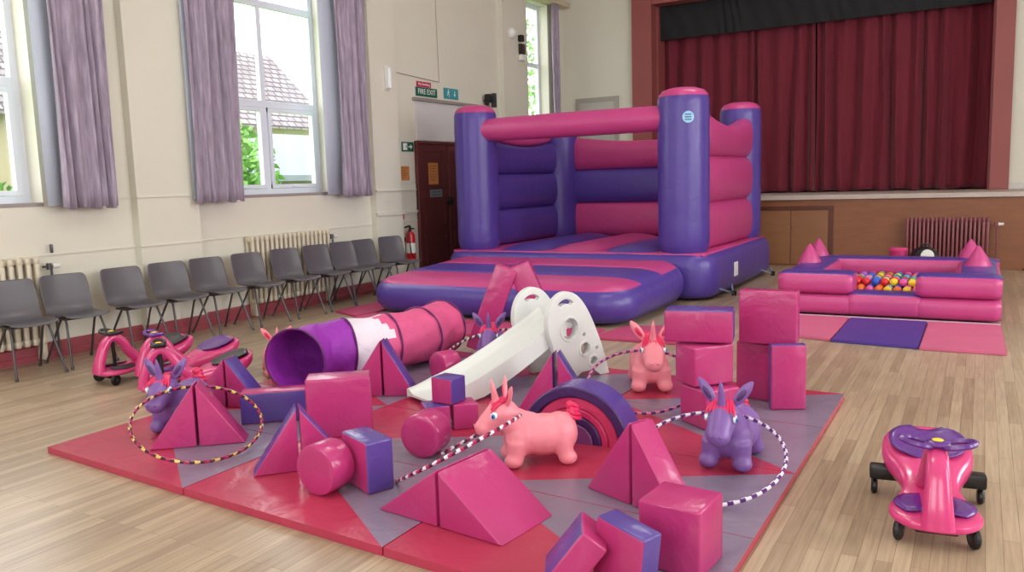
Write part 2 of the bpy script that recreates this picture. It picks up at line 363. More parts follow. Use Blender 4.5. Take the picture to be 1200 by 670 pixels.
def runner(s, y, z, h, m_):
    b = B(); b.ball((.0135, y, z+h*.42), (.0015, h*.09, h*.09))
    b.tube([(.0135, y, z+h*.3), (.0135, y-.05*h, z-.02*h)], h*.09, 6, flat=(1, 1)); b.tube([(.0135, y-.05*h, z), (.0135, y-.3*h, z-.25*h)], h*.05, 6)
    b.tube([(.0135, y-.05*h, z), (.0135, y+.15*h, z-.15*h), (.0135, y+.1*h, z-.42*h)], h*.05, 6)
    b.tube([(.0135, y, z+.25*h), (.0135, y+.25*h, z+.15*h)], h*.04, 6); b.tube([(.0135, y, z+.25*h), (.0135, y-.25*h, z+.1*h)], h*.04, 6)
    for v in b.bm.verts: v.co.x = .0125+min(.004, max(0, (v.co.x-.0125)*.1+.001))
    return b.build('running_figure', m_, s)
runner(s, -.08, .085, .13, SW); arrow(s, .1, .085, .1, SW, True)
s = sign('exit_arrow_sign', 9.87, 10.16, 2.0, 2.14, SG, 'small green exit sign with white arrow left of the door top'); arrow(s, .06, .07, .1, SW)
B().box(.0125, .014, -.12, -.02, .02, .12).build('door_symbol', SW, s, smooth=False); runner(s, -.04, .07, .1, SG)
NT = mat('orange_paper', (196, 130, 70), .7, .1, 20)
def notice(name, y0, y1, z0, z1, label, x):
    r = thing(name, label, 'notice', (x, (y0+y1)/2, z0)); B().box(0, .004, -(y1-y0)/2, (y1-y0)/2, 0, z1-z0).build('paper', NT, r, smooth=False)
    b = B()
    for k in range(6):
        zz = (z1-z0)*(.85-.13*k); b.box(.004, .005, -(y1-y0)*.38, (y1-y0)*(.38-.1*(k % 3)), zz, zz+.008)
    b.build('printing', mat('brown_print', (130, 80, 40), .7), r, smooth=False)
notice('wall_notice', 9.76, 10.03, 1.57, 1.78, 'small orange paper notice on the cream wall left of the door', -7.5)
notice('wall_notice', 10.46, 10.72, 1.5, 1.83, 'orange paper notice stuck on the left maroon door leaf', -7.452)
s = sign('extinguisher_label', 9.76, 9.86, .96, 1.1, SW, 'small white and red label above the fire extinguisher'); B().box(.0125, .014, -.035, .035, .03, .11).build('red_symbol', REDM, s, smooth=False)
# extinguisher
e = thing('fire_extinguisher', 'red fire extinguisher hung on the wall beside the last chair', 'fire extinguisher', (-7.41, 9.87, .36))
B().lathe([(.0, 0), (.06, 0), (.07, .02), (.07, .38), (.055, .43), (.02, .45), (.02, .48), (0, .48)]).build('cylinder_body', REDM, e)
B().lathe([(.0705, .13), (.0712, .14), (.0712, .27), (.0705, .28)], cap=False).build('label_band', SW, e)
B().box(-.015, .015, -.02, .09, .48, .5, bev=.004).box(-.015, .015, -.02, .1, .52, .54, bev=.004, M=RX(.2)).lathe([(0, .46), (.02, .46), (.02, .53), (0, .53)]).build('valve_handle', BLACK, e)
B().tube([(.0, -.02, .49), (.03, -.08, .46), (.05, -.09, .35), (.06, -.08, .15), (.07, -.03, .06)], .009, 8).build('hose', BLACK, e)
B().box(-.09, -.06, -.03, .03, .3, .36).build('wall_bracket', BLACK, e)
# wall fittings
e = thing('wall_light_fitting', 'white wall mounted light fitting right of the middle window', 'light fitting', (-7.4, 9.46, 2.84))
B().box(0, .03, -.05, .05, 0, .34, bev=.01).build('backplate', WPL, e)
B().tube([(.05, 0, .03), (.05, 0, .31)], .04, 14).build('diffuser', mat('diffuser', (230, 232, 232), .3), e)
e = thing('security_sensor', 'black wall bracket speaker above the left castle tower', 'wall bracket', (-7.5, 12.3, 2.8))
B().box(0, .06, -.03, .03, .02, .2, bev=.01).box(.06, .16, -.12, -.06, .05, .2, bev=.01).box(.03, .12, -.1, 0, .08, .11).build('bracket', BLACK, e); B().box(.1, .18, .02, .09, -.02, .22, bev=.01).build('speaker_body', DARKG, e)
e = thing('alarm_dome', 'cream round bell with black camera high on the far left wall', 'alarm', (-7.4, 13.16, 4.06))
B().lathe([(0, 0), (.13, 0), (.13, .03), (.08, .08), (0, .1)], M=T(.0, -.06, .07) @ Matrix.Diagonal((1, .8, .8, 1)) @ RY(PI/2)).build('bell', WPL, e); B().box(0, .1, .17, .26, -.05, .07, bev=.02).build('camera_body', BLACK, e)
e = thing('thermostat_panel', 'square black control box with white tray on the far wall', 'control box', (-7.4, 13.42, 3.74))
B().box(0, .06, -.07, .1, .06, .24, bev=.006).build('black_box', mat('brown_black', (50, 32, 32), .4), e); B().box(0, .09, -.09, .12, -.06, .05, bev=.02).build('white_tray', WPL, e)
def wires():
    b = B(); b.tube([(-7.485, 9.75, 3.14), (-7.485, 10.4, 3.11), (-7.485, 10.9, 3.09)], .005, 6); b.tube([(-7.485, 10.9, 3.09), (-7.485, 10.88, 4.8)], .004, 6); return b.build('wall_cable', mat('cable_cream', (160, 140, 125), .6))
tag(wires(), 'thin surface cable running over the cream wall above the signs', 'cable')
# small door on the back wall at stage level
d = bpy.data.objects.new('door_2', None); COL.objects.link(d); d['kind'] = 'structure'; d.location = (0, 0, 0)
B().box(-7.14, -6.38, 15.36, 15.41, 1.14, 3.03, bev=.004).build('door_leaf', mat('pale_door', (186, 184, 176), .5), d, smooth=False)
B().box(-7.22, -7.14, 15.34, 15.41, 1.14, 3.12, bev=.004).box(-6.38, -6.3, 15.34, 15.41, 1.14, 3.12, bev=.004).box(-7.14, -6.38, 15.345, 15.41, 3.03, 3.12, bev=.004).build('door_frame', mat('pale_door_frame', (165, 160, 150), .5), d, smooth=False)

# ---- stage
WOOD = mat('brown_ply_panel', (134, 84, 54), .45, .1, 3, stretch=(1, 1, 5)); WOOD2 = mat('door_ply', (142, 96, 64), .45, .08, 2, stretch=(1, 1, 4)); WOODD = mat('dark_frame_wood', (92, 48, 34), .45, .25, 6, stretch=(1, 1, .6))
st = B().box(-7.5, 6, 13.9, 18, 0, 1.07); struct(st.build('wall_stage_front', WOOD, smooth=False))
struct(B().box(-7.5, 6, 13.85, 18.3, 1.07, 1.14, bev=.004).build('trim_1', mat('stage_nosing', (190, 176, 168), .5, .05, 5), smooth=False))
struct(B().box(.09, 6, 15.36, 15.4, 1.14, 1.24, bev=.004).build('trim_2', mat('white_gloss_skirting', (205, 200, 195), .4), smooth=False))
fr = B().box(-5.98, -5.58, 15.3, 15.62, 1.14, 5.6, bev=.006).box(.09, .36, 15.3, 15.62, 1.14, 5.6, bev=.006).box(-5.575, .085, 15.302, 15.618, 4.75, 5.6, bev=.006)
fr.box(-5.6, -5.55, 15.6, 16.2, 1.14, 4.8).box(.06, .11, 15.6, 16.2, 1.14, 4.8)
struct(fr.build('trim_3', PROS, smooth=False))
struct(B().box(-6.2, -5.6, 15.6, 18.3, 1.14, 5).box(.1, .6, 15.6, 18.3, 1.14, 5).box(-6.2, .6, 15.6, 18.3, 4.8, 5).box(-6.2, .6, 18.2, 18.3, 1.14, 5).build('wall_stage_inside', mat('stage_black', (24, 22, 26), .8), smooth=False))
RC = mat('crimson_velvet', (112, 18, 42), .8, .12, 4, .1, 80, stretch=(6, 6, .6), sheen=.15)
curtain('stage_curtain', -5.6, -2.7, 1.16, 4.5, 10, 15.95, 'left half of the deep crimson pleated stage curtain', m_=RC, amp=.1, axis='x', seed=3)
curtain('stage_curtain', -2.69, .1, 1.16, 4.5, 10, 15.95, 'right half of the deep crimson pleated stage curtain', m_=RC, amp=.1, axis='x', seed=11)
curtain('stage_pelmet_drape', -5.6, .12, 4.13, 4.78, 14, 15.72, 'flat black valance across the top of the stage opening', cat='valance', m_=mat('black_cloth', (30, 30, 34), .85), amp=.004, axis='x', seed=2)
cb = thing('stage_cupboard', 'brown double door cupboard built into the stage front', 'cupboard', (-2.7, 13.9, 0))
for a, b_ in ((-.6, -.008), (.008, .58)):
    o = B().box(a, b_, -.02, .0, .02, .9, bev=.003).build('door', WOOD2, cb, smooth=False)
    B().ball((.03 if a > 0 else -.03, -.03, .63), (.012, .014, .016)).build('knob', BRASS, o)
B().box(-.68, .66, -.03, .0, .9, .97, bev=.004).box(.585, .655, -.028, 0, 0, .898, bev=.004).box(-.675, -.605, -.028, 0, 0, .898, bev=.004).build('frame', WOODD, cb, smooth=False)
def radiator(name, length, h, n, m_, label, loc, rz, cols=2):
    """sections run along +x, depth along y"""
    r = thing(name, label, 'radiator', loc, rz); b = B(); p = length/n
    for i in range(n):
        x = p*(i+.5)
        for k in range(cols):
            yy = -.038+.076*k/(cols-1)
            b.box(x-p*.3, x+p*.3, yy-.022, yy+.022, .05, h-.05, bev=p*.2)
        b.box(x-p*.34, x+p*.34, -.062, .062, h-.07, h, bev=p*.25, seg=3); b.box(x-p*.34, x+p*.34, -.062, .062, 0, .07, bev=p*.25, seg=3)
        b.box(x-p*.5, x+p*.5, -.02, .02, h-.055, h-.02); b.box(x-p*.5, x+p*.5, -.02, .02, .02, .055)
    b.build('sections', m_, r)
    for x in (p*.5, length-p*.5): B().box(x-.02, x+.02, -.05, .05, -.14 if loc[2] > .13 else -loc[2], .03, bev=.005).build('foot', m_, r)
    return r
RADC = mat('cream_radiator_paint', (206, 196, 176), .4); RADP = mat('dusky_radiator_paint', (138, 74, 84), .4)
def valve(r, x, z, m_, dz, wheel=None):
    o = B().tube([(x-.06, 0, z), (x+.02, 0, z), (x+.02, 0, dz)], .011, 8).lathe([(0, -.03), (.022, -.03), (.022, .03), (0, .03)], n=12, M=T(x, 0, z)).build('pipe_and_valve', m_, r)
    B().tube([(x+.03, 0, z), (x+.1, 0, z)], [.026, .018], 12).build('valve_head', wheel or WPL, o)
    return o
# radiators on left wall: along +y
r = radiator('column_radiator', 1.36, .8, 18, RADC, 'cream column radiator under the middle window behind grey chairs', (-7.425, 6.74, .16), PI/2); valve(r, 1.43, .7, STEEL, -.15)
r = radiator('column_radiator', 1.3, .8, 17, RADC, 'cream column radiator at the far left behind the first chairs', (-7.425, 2.98, .16), PI/2); valve(r, 1.4, .7, STEEL, -.15)
r = radiator('column_radiator', 1.11, .64, 20, RADP, 'dusky pink column radiator on the stage front behind ball pit', (-.99, 13.76, .14), 0); valve(r, 1.18, .54, RADP, -.14)
tag(B().box(-7.46, -7.43, 4.42, 4.44, .98, 1.06, bev=.004).build('pipe_stub', STEEL), 'short grey pipe stub on wall above left radiator valve', 'pipe')
tag(B().tube([(.55, 13.8, .03), (.62, 13.5, .012), (.9, 13.3, .012), (1.6, 13.5, .012)], .012, 8).build('floor_cable', BLACK), 'black cable lying on floor in front of the stage at right', 'cable')
# faint wall crack fixtures handled by materials
# ================================================================== OUTSIDE
G = mat('lawn', (120, 170, 60), .9, .2, 1)
struct(B().box(-60, -7.8, -20, 60, -.6, -.5).build('ground', G, smooth=False))
ROOF = mat('grey_roof_tiles', (150, 140, 140), .8, .1, 2)
def tilemat(name, c1, c2, mort):
    mt = bpy.data.materials.new(name); mt.use_nodes = True; nt = mt.node_tree; b = nt.nodes['Principled BSDF']
    t = nt.nodes.new('ShaderNodeTexCoord'); mp = nt.nodes.new('ShaderNodeMapping'); mp.inputs['Rotation'].default_value = (0, PI/2, PI/2)
    sp2 = nt.nodes.new('ShaderNodeSeparateXYZ'); cb2 = nt.nodes.new('ShaderNodeCombineXYZ'); nt.links.new(t.outputs['Object'], sp2.inputs[0]); nt.links.new(sp2.outputs['Y'], cb2.inputs['X']); nt.links.new(sp2.outputs['Z'], cb2.inputs['Y'])
    br = nt.nodes.new('ShaderNodeTexBrick'); nt.links.new(cb2.outputs[0], br.inputs[0]); br.inputs['Scale'].default_value = 1
    br.inputs['Brick Width'].default_value = .4; br.inputs['Row Height'].default_value = .22; br.inputs['Mortar Size'].default_value = .03
    br.inputs['Color1'].default_value = (*lin(c1), 1); br.inputs['Color2'].default_value = (*lin(c2), 1); br.inputs['Mortar'].default_value = (*lin(mort), 1)
    nt.links.new(br.outputs[0], b.inputs['Base Color']); b.inputs['Roughness'].default_value = .8; return mt
TILE = tilemat('roof_tiles', (138, 132, 136), (112, 106, 110), (60, 54, 58))
def house(name, x, y0, y1, ze, zr, zg, label):
    r = thing(name, label, 'house', (x, y0, -.5)); D = 6; L = y1-y0
    B().box(-D, 0, 0, L, 0, ze+.5).build('wall', mat('house_render', (170, 158, 134), .8), r, smooth=False)
    b = B(); b.prism([(.5, ze+.4), (.5, ze+.5), (-D/2, zr+.5), (-D-.5, ze+.5), (-D-.5, ze+.4), (-D/2, zr+.38)], -.3, L+.3)
    b.build('roof', TILE, r, smooth=False)
    for k in range(3):
        yy = L*(.2+.28*k); f = B().box(0, .05, yy, yy+.9, (ze+.5)*.45, (ze+.5)*.45+.9).build('window', mat('far_window', (90, 95, 100), .3), r, smooth=False)
    return r
house('house', -24, 12.5, 26.2, 3.9, 7.2, 0, 'cream house with grey tiled roof seen through the middle window')
house('house', -22, 3, 11.5, 3.6, 6.8, 0, 'cream house with grey roof seen through the left window')
g = thing('garage', 'low garage with pale grey pitched roof outside the middle window', 'garage', (-16, 14.9, -.5))
B().box(-4, 0, 0, 4, 0, 2.2).build('wall', mat('garage_wall', (120, 110, 92), .8), g, smooth=False)
B().prism([(-4.4, 2.2), (.4, 2.2), (.4, 2.35), (-2, 3.6), (-4.4, 2.35)], -.3, 4.3).build('roof', mat('pale_slate', (112, 120, 132), .7), g, smooth=False)
B().box(0, .05, .8, 3.2, .1, 1.9).build('door', mat('garage_door', (80, 74, 64), .7), g, smooth=False)
LEAF = mat('leaf_green', (112, 160, 84), .8, .3, 3); BARK = mat('bark', (90, 80, 60), .9)
def bush(name, x, y, h, w_, label, cat, seed, trunk=.4):
    rn = random.Random(seed); r = thing(name, label, cat, (x, y, -.5)); b = B()
    bmv = b.bm
    for k in range(2600):
        th = rn.uniform(0, 2*PI); ph = math.acos(rn.uniform(-1, 1)); q = rn.random()**.35
        c = Vector((math.sin(ph)*math.cos(th)*w_*q, math.sin(ph)*math.sin(th)*w_*q, trunk+(h-trunk)*(.5+.5*math.cos(ph)*q)))
        a = Vector((rn.uniform(-1, 1), rn.uniform(-1, 1), rn.uniform(-1, 1))).normalized(); u = a.orthogonal().normalized(); s_ = rn.uniform(.07, .15)
        vs = [bmv.verts.new(c+a*s_), bmv.verts.new(c+u*s_*.5), bmv.verts.new(c-a*s_), bmv.verts.new(c-u*s_*.5)]; bmv.faces.new(vs)
    b.build('foliage', LEAF, r, smooth=False, fix=False)
    B().tube([(0, 0, 0), (.02, .03, trunk+.3), (0, 0, h*.6)], [.1, .07, .03], 8).build('trunk', BARK, r)
bush('garden_shrub', -14.5, 12.6, 3.6, 1.3, 'bright green bush outside the middle window on its left', 'bush', 1)
bush('garden_shrub', -12.2, 9.9, 2.6, 1.2, 'low green shrub outside just right of the left curtain', 'bush', 2)
bush('garden_shrub', -13.5, 7.2, 2.2, 1.2, 'green shrub low in the left window view', 'bush', 3)
bush('garden_tree', -13, 26.2, 8.5, 2.8, 'leafy green tree outside the far small window', 'tree', 4, 1.4)

# ================================================================== GREY CHAIRS
def make_chair(label):
    t = thing('stacking_chair', label, 'chair', (0, 0, 0), 0, 'grey plastic chairs along the left wall')
    # shell: profile in (x forward, z), sweep across y
    prof = [(.215, .425, .19), (.21, .442, .197), (.17, .448, .203), (.08, .438, .208), (-.04, .43, .208), (-.11, .437, .205), (-.155, .46, .206), (-.182, .51, .212), (-.205, .6, .216), (-.228, .69, .214), (-.243, .755, .208), (-.248, .782, .196), (-.25, .793, .17)]
    rows = []
    for i, (x, z, hw) in enumerate(prof):
        row = []
        for k in range(15):
            s_ = k/7-1; y = s_*hw
            lift = .022*abs(s_)**3 if i < 6 else 0; fwd = .03*abs(s_)**2.5 if i >= 6 else 0
            row.append(Vector((x+fwd*(1 if i < 11 else .6), y, z+lift)))
        rows.append(row)
    b = B().grid(rows); o = b.build('seat_shell', CHR, t)
    md = o.modifiers.new('s', 'SOLIDIFY'); md.thickness = .008; md.offset = 0
    sb = o.modifiers.new('b', 'SUBSURF'); sb.levels = 1; sb.render_levels = 1
    for s_ in (-1, 1):
        y = .15*s_
        for nm, a, c in (('front_leg', (.1, y, .42), (.25, .2*s_, .006)), ('rear_leg', (.02, y, .42), (-.24, .2*s_, .006))):
            B().tube([a, ((a[0]*.85+c[0]*.15), a[1]*.9+c[1]*.1, .37), c], .0105, 8).lathe([(0, -.006), (.014, -.006), (.014, .02), (0, .02)], n=10, M=T(*c)).build('leg', STEEL, t)
        B().tube([(.12, y, .418), (-.08, y, .418)], .011, 8).build('side_rail', STEEL, t)
    for x in (.09, -.05): B().tube([(x, -.15, .418), (x, .15, .418)], .01, 8).build('crossbar', STEEL, t)
    return t
CY = [(4.02, 'first grey plastic chair cut by the left edge of the photo'), (4.5, 'grey plastic chair second from the left, in front of the radiator end'), (5.09, 'grey plastic chair third from the left, behind the nearest ride-on car'),
      (5.6, 'grey plastic chair fourth from the left, right of the wall pier'), (6.1, 'grey plastic chair fifth from the left below the middle left curtain'), (6.66, 'grey plastic chair sixth from the left at the left end of the radiator'),
      (7.24, 'grey plastic chair seventh from the left, centred before the radiator'), (7.78, 'grey plastic chair at the right part of the middle radiator'), (8.26, 'grey plastic chair fourth from the right end of the chair row, beside radiator valve'),
      (8.68, 'grey plastic chair second from the right end of the chair row'), (9.24, 'last grey plastic chair of the row, beside the fire extinguisher')]
CY[8] = (8.26, 'grey plastic chair third from the right end of the row, beside radiator valve')
c0 = make_chair(CY[0][1])
for i, (y, lb) in enumerate(CY):
    c = c0 if i == 0 else copy_tree(c0)
    c['label'] = lb; c.location = (-7.03, y-.14, 0); c.rotation_euler = (0, 0, random.uniform(-.04, .04)-.1-(.0 if i != 10 else .12))

# ================================================================== SOFT PLAY FLOOR MATS
A0, A1, A2, A3 = (-4.72, 2.66), (-3.40, 2.56), (-2.07, 2.47), (-.75, 2.38)
Bk = [(-4.76, 5.93), (-3.42, 5.84), (-2.08, 5.75), (-.74, 5.66)]
FT = [A0, A1, A2, A3]
def gp(i, j):
    a, b_ = FT[i], Bk[i]; t = j/4; return Vector((a[0]+(b_[0]-a[0])*t, a[1]+(b_[1]-a[1])*t, 0))
where = {0: 'left', 1: 'middle', 2: 'right'}; wj = ['front', 'second', 'third', 'back']
for i in range(3):
    for j in range(4):
        q = [gp(i, j), gp(i+1, j), gp(i+1, j+1), gp(i, j+1)]; c = sum(q, Vector())/4
        q = [c+(p-c)*.994 for p in q]
        b = B(); bm = b.bm; H = .04
        lo = [bm.verts.new((p.x-c.x, p.y-c.y, .001)) for p in q]; hi = [bm.verts.new((p.x-c.x, p.y-c.y, H)) for p in q]
        for k in range(4): f = bm.faces.new((lo[k], lo[(k+1) % 4], hi[(k+1) % 4], hi[k])); f.material_index = 0
        bm.faces.new(lo[::-1]).material_index = 0
        if j % 2 == 0:   # diagonal from front right to back left, red at front left
            f = bm.faces.new((hi[0], hi[1], hi[3])); f.material_index = 0; f = bm.faces.new((hi[1], hi[2], hi[3])); f.material_index = 1
        else:
            f = bm.faces.new((hi[0], hi[2], hi[3])); f.material_index = 0; f = bm.faces.new((hi[0], hi[1], hi[2])); f.material_index = 1
        bmesh.ops.bevel(bm, geom=[e for e in bm.edges if abs(e.verts[0].co.z-H) < 1e-4 and abs(e.verts[1].co.z-H) < 1e-4 and e.calc_face_angle(0) > .5], offset=.008, segments=2, affect='EDGES', material=-1)
        o = b.build('play_mat', [RD, GY], smooth=False); o.location = (c.x, c.y, 0)
        tag(o, 'red and grey vinyl floor mat, %s column, %s row from the camera' % (where[i], wj[j]), 'play mat', 'red and grey play mats')

# ================================================================== SOFT BLOCKS
MZ = .0405
def soft(o, amt=.0):
    return o
def block(x, y, yaw, w_, d_, h, z, label, faces=None, bev=.012, tilt=None, name='soft_play_block', m_=None):
    b = B().box(0, w_, 0, d_, 0, h, bev=bev, seg=3, faces=faces)
    # seam welt around the outline
    o = b.build(name, m_ or [PK, PU]); o.location = (x, y, z); o.rotation_euler = (0, 0, yaw)
    if tilt: o.rotation_euler = tilt
    return tag(o, label, 'soft block')
def wedge(x, y, yaw, L, H, T_, z, side, label, mi=0, slope=0, bev=.008, vert=None):
    """side -1: slope faces -s ; +1: slope faces +s; upright face at s=0"""
    poly = [(.008*side, 0), (L*side, 0), (.008*side, H)]
    b = B().prism(poly, 0, T_, bev=bev, seg=3, mi=mi, side=lambda i: {0: mi, 1: slope, 2: mi if vert is None else vert}[i])
    o = b.build('soft_play_wedge', [PK, PU]); o.location = (x, y, z); o.rotation_euler = (0, 0, yaw)
    return tag(o, label, 'soft wedge')
def pair(x, y, yaw, La, Lb, H, T_, la, lb, sa=0, sb=0, ma=0, mb=0, va=None, vb=None):
    wedge(x, y, yaw, La, H, T_, MZ, -1, la, ma, sa, vert=va); wedge(x, y, yaw, Lb, H, T_, MZ, 1, lb, mb, sb, vert=vb)
pair(-3.875, 3.045, .70, .267, .264, .365, .16, 'pink triangular wedge at far left, left of a pair inside the yellow hoop', 'pink triangular wedge at far left, right of a pair inside the yellow hoop')
pair(-4.40, 3.71, .397, .28, .26, .33, .17, 'wedge with purple slope mostly hidden behind the left purple unicorn', 'pink wedge with purple slope just behind the yellow hoop', 1, 1)
block(-3.974, 3.455, .725, .5, .14, .2, MZ, 'long low beam with purple front and pink top beside the tall pink cube', {'-y': 1, '+y': 1})
block(-3.37, 3.408, .664, .375, .2, .353, MZ, 'large upright pink block in front of the play tunnel')
pair(-3.587, 4.376, .42, .27, .236, .394, .15, 'wedge with narrow pink side seen just right of the large pink block', 'tall wedge with pink side and purple slope in front of the white tunnel section', 1, 1)
pair(-3.025, 2.998, .82, .24, .26, .335, .14, 'pink wedge with purple slope left of the front pink cylinder', 'purple sloped wedge directly behind the front pink cylinder', 1, 1)
block(-2.484, 2.884, 1.161, .144, .273, .255, MZ, 'purple and pink block standing beside the front pink cylinder', {'-y': 1, '+z': 1, '+y': 1})
# big low wedges
pair(-1.974, 2.729, -.123, .365, .348, .25, .371, 'left half of the big low pink wedge pair in front of the pink unicorn', 'big pink wedge with wide slope at the front centre of the mats')
pair(-1.323, 3.304, -.392, .289, .29, .381, .14, 'pink triangular wedge left of the front right pair by the rainbow arch', 'pink wedge with shiny slope behind the front pink cube')
block(-.836, 2.756, 1.479, .229, .248, .263, MZ, 'large pink cube at the front right corner of the mats')
# leaning slabs
def leaning(M, w_, d_, h, label, faces):
    b = B().box(-w_/2, w_/2, -d_/2, d_/2, 0, h, bev=.01, seg=3, faces=faces); o = b.build('soft_play_block', [PK, PU]); o.matrix_world = M; return tag(o, label, 'soft block')
leaning(T(-1.30, 2.49, MZ+.0) @ RZ(.45) @ T(.055, 0, 0) @ RY(math.radians(38)) @ T(-.055, 0, 0), .11, .2, .23, 'tilted pink block with shiny purple face leaning at the bottom edge', {'-x': 1})
leaning(T(-1.06, 2.57, MZ+.0) @ RZ(-.35) @ T(.11, 0, 0) @ RY(math.radians(7)) @ T(-.11, 0, 0), .22, .1, .25, 'thin pink slab with purple edges leaning on the front pink cube', {'-x': 1, '+x': 1, '+z': 1, '+y': 1})
# wedges behind rainbow arch
wedge(-2.306, 4.496, .243, .248, .383, .15, MZ, -1, 'pink wedge leaning line left behind the rainbow arch with purple back', 0, 0, vert=1)
wedge(-2.29, 4.5, .3, .24, .39, .13, MZ, 1, 'wedge with purple slope rising behind the rainbow arch', 0, 1)
# stack at right
block(-1.334, 4.504, .949, .25, .248, .231, MZ, 'pink cube at the bottom of the left stack behind the purple unicorn')
block(-1.409, 4.535, .897, .275, .206, .234, MZ+.242, 'pink cube in the middle of the left stack')
block(-1.614, 4.60, .198, .396, .2, .191, MZ+.487, 'pink slab with purple top lying on the left cube stack', {'+z': 1, '+x': 1, '-x': 1})
block(-1.144, 5.266, 1.275, .3, .244, .376, MZ, 'pink block at the base of the right stack')
block(-1.095, 5.081, .463, .217, .066, .413, MZ, 'thin upright pink slab with purple edge propped on the right stack', {'-x': 1, '+z': 1})
block(-1.326, 5.20, .05, .356, .13, .341, MZ+.388, 'square pink slab standing on top of the right stack')
# tall beams leaning together
def beam(x, y, yaw, lean, w_, d_, h, label, faces=None):
    b = B().box(-w_/2, w_/2, 0, d_, 0, h, bev=.012, seg=3, faces=faces); o = b.build('soft_play_beam', [PK, PU])
    o.matrix_world = T(x, y, MZ) @ RZ(yaw) @ T((w_/2)*(1 if lean > 0 else -1), 0, 0) @ RY(lean) @ T(-(w_/2)*(1 if lean > 0 else -1), 0, 0); return tag(o, label, 'soft beam')
beam(-3.72, 5.8, .45, .38, .19, .26, .76, 'tall pink beam leaning right in the frame behind the slide')
beam(-3.12, 6.12, .45, -.38, .19, .24, .78, 'tall pink beam leaning left behind the white slide top')
# cylinders
def cyl(c, d_, r, L, label):
    """c: centre of the near disc, d_: axis direction"""
    d_ = Vector(d_).normalized(); b = B(); q = d_.to_track_quat('Z', 'Y').to_matrix().to_4x4()
    b.lathe([(0, -.004), (r*.7, -.003), (r-.012, 0), (r-.004, .004), (r, .014), (r, L-.014), (r-.004, L-.004), (r-.012, L), (r*.7, L+.003), (0, L+.004)], n=40, M=q)
    o = b.build('soft_play_cylinder', PK); o.location = c; return tag(o, label, 'soft cylinder')
cyl((-2.71, 2.77, MZ+.125), (.04, 1, 0), .125, .15, 'pink soft cylinder on its side at the front, beside the purple block')
cyl((-2.57, 3.42, MZ+.12), (-.12, .98, 0), .12, .16, 'pink soft cylinder in the centre of the mats')
cyl((-3.43, 4.82, MZ+.12), (.38, .93, 0), .12, .15, 'smaller looking pink cylinder between the tunnel and slide')
# small cubes at the slide foot
block(-2.803, 3.80, .8, .15, .16, .155, MZ, 'small pink cube with purple top, left of two under another at the slide foot', {'+z': 1}, bev=.008)
block(-2.68, 3.915, .8, .15, .16, .155, MZ, 'small dark pink cube, right of two at the slide foot', bev=.008)
block(-2.68, 3.90, 1.50, .14, .155, .155, MZ+.158, 'small pink and purple cube on top of two cubes at the slide foot', {'-y': 1, '+z': 1}, bev=.008)

# ---- rainbow arch
ra = thing('rainbow_arch', 'purple and pink soft rainbow arch of nested half rings', 'soft arch', (-1.93, 3.99, MZ), .06)
def arch(r0, r1, dp, name, mats, fm, off=0):
    n = 36; b = B(); rows = []
    for i in range(n+1):
        a = PI*i/n; c, s_ = math.cos(a), math.sin(a); bv = .008
        ring = [(r1, 0+bv), (r1-bv, 0), (r0+bv, 0), (r0, bv), (r0, dp-bv), (r0+bv, dp), (r1-bv, dp), (r1, dp-bv)]
        rows.append([Vector((-c*R, off+yy, max(0, s_*R))) for R, yy in ring])
    b.grid(rows, closed_v=True, mf=lambda i, j: fm(j), capu=True); return b.build(name, mats, ra)
PUD = mat('deep_purple_vinyl', (58, 28, 88), .4, .05, 3, .35, 12); PK2 = mat('rose_vinyl', (192, 52, 98), .4, .05, 3, .5, 14); MV = mat('mauve_vinyl', (116, 58, 116), .42, .05, 3, .3, 12)
arch(.262, .322, .22, 'outer_arch', [PUD, PU], lambda j: 1 if j >= 5 or j == 7 else 0)
arch(.20, .26, .2, 'upper_rose_ring', [PK2], lambda j: 0, .01); arch(.158, .198, .2, 'lower_pink_ring', [mat('raspberry_vinyl', (188, 40, 96), .4, .05, 3, .4, 12)], lambda j: 0, .01)
arch(.11, .156, .2, 'inner_purple_ring', [PUD], lambda j: 0, .01); arch(.004, .108, .2, 'half_disc_core', [MV], lambda j: 0, .01)

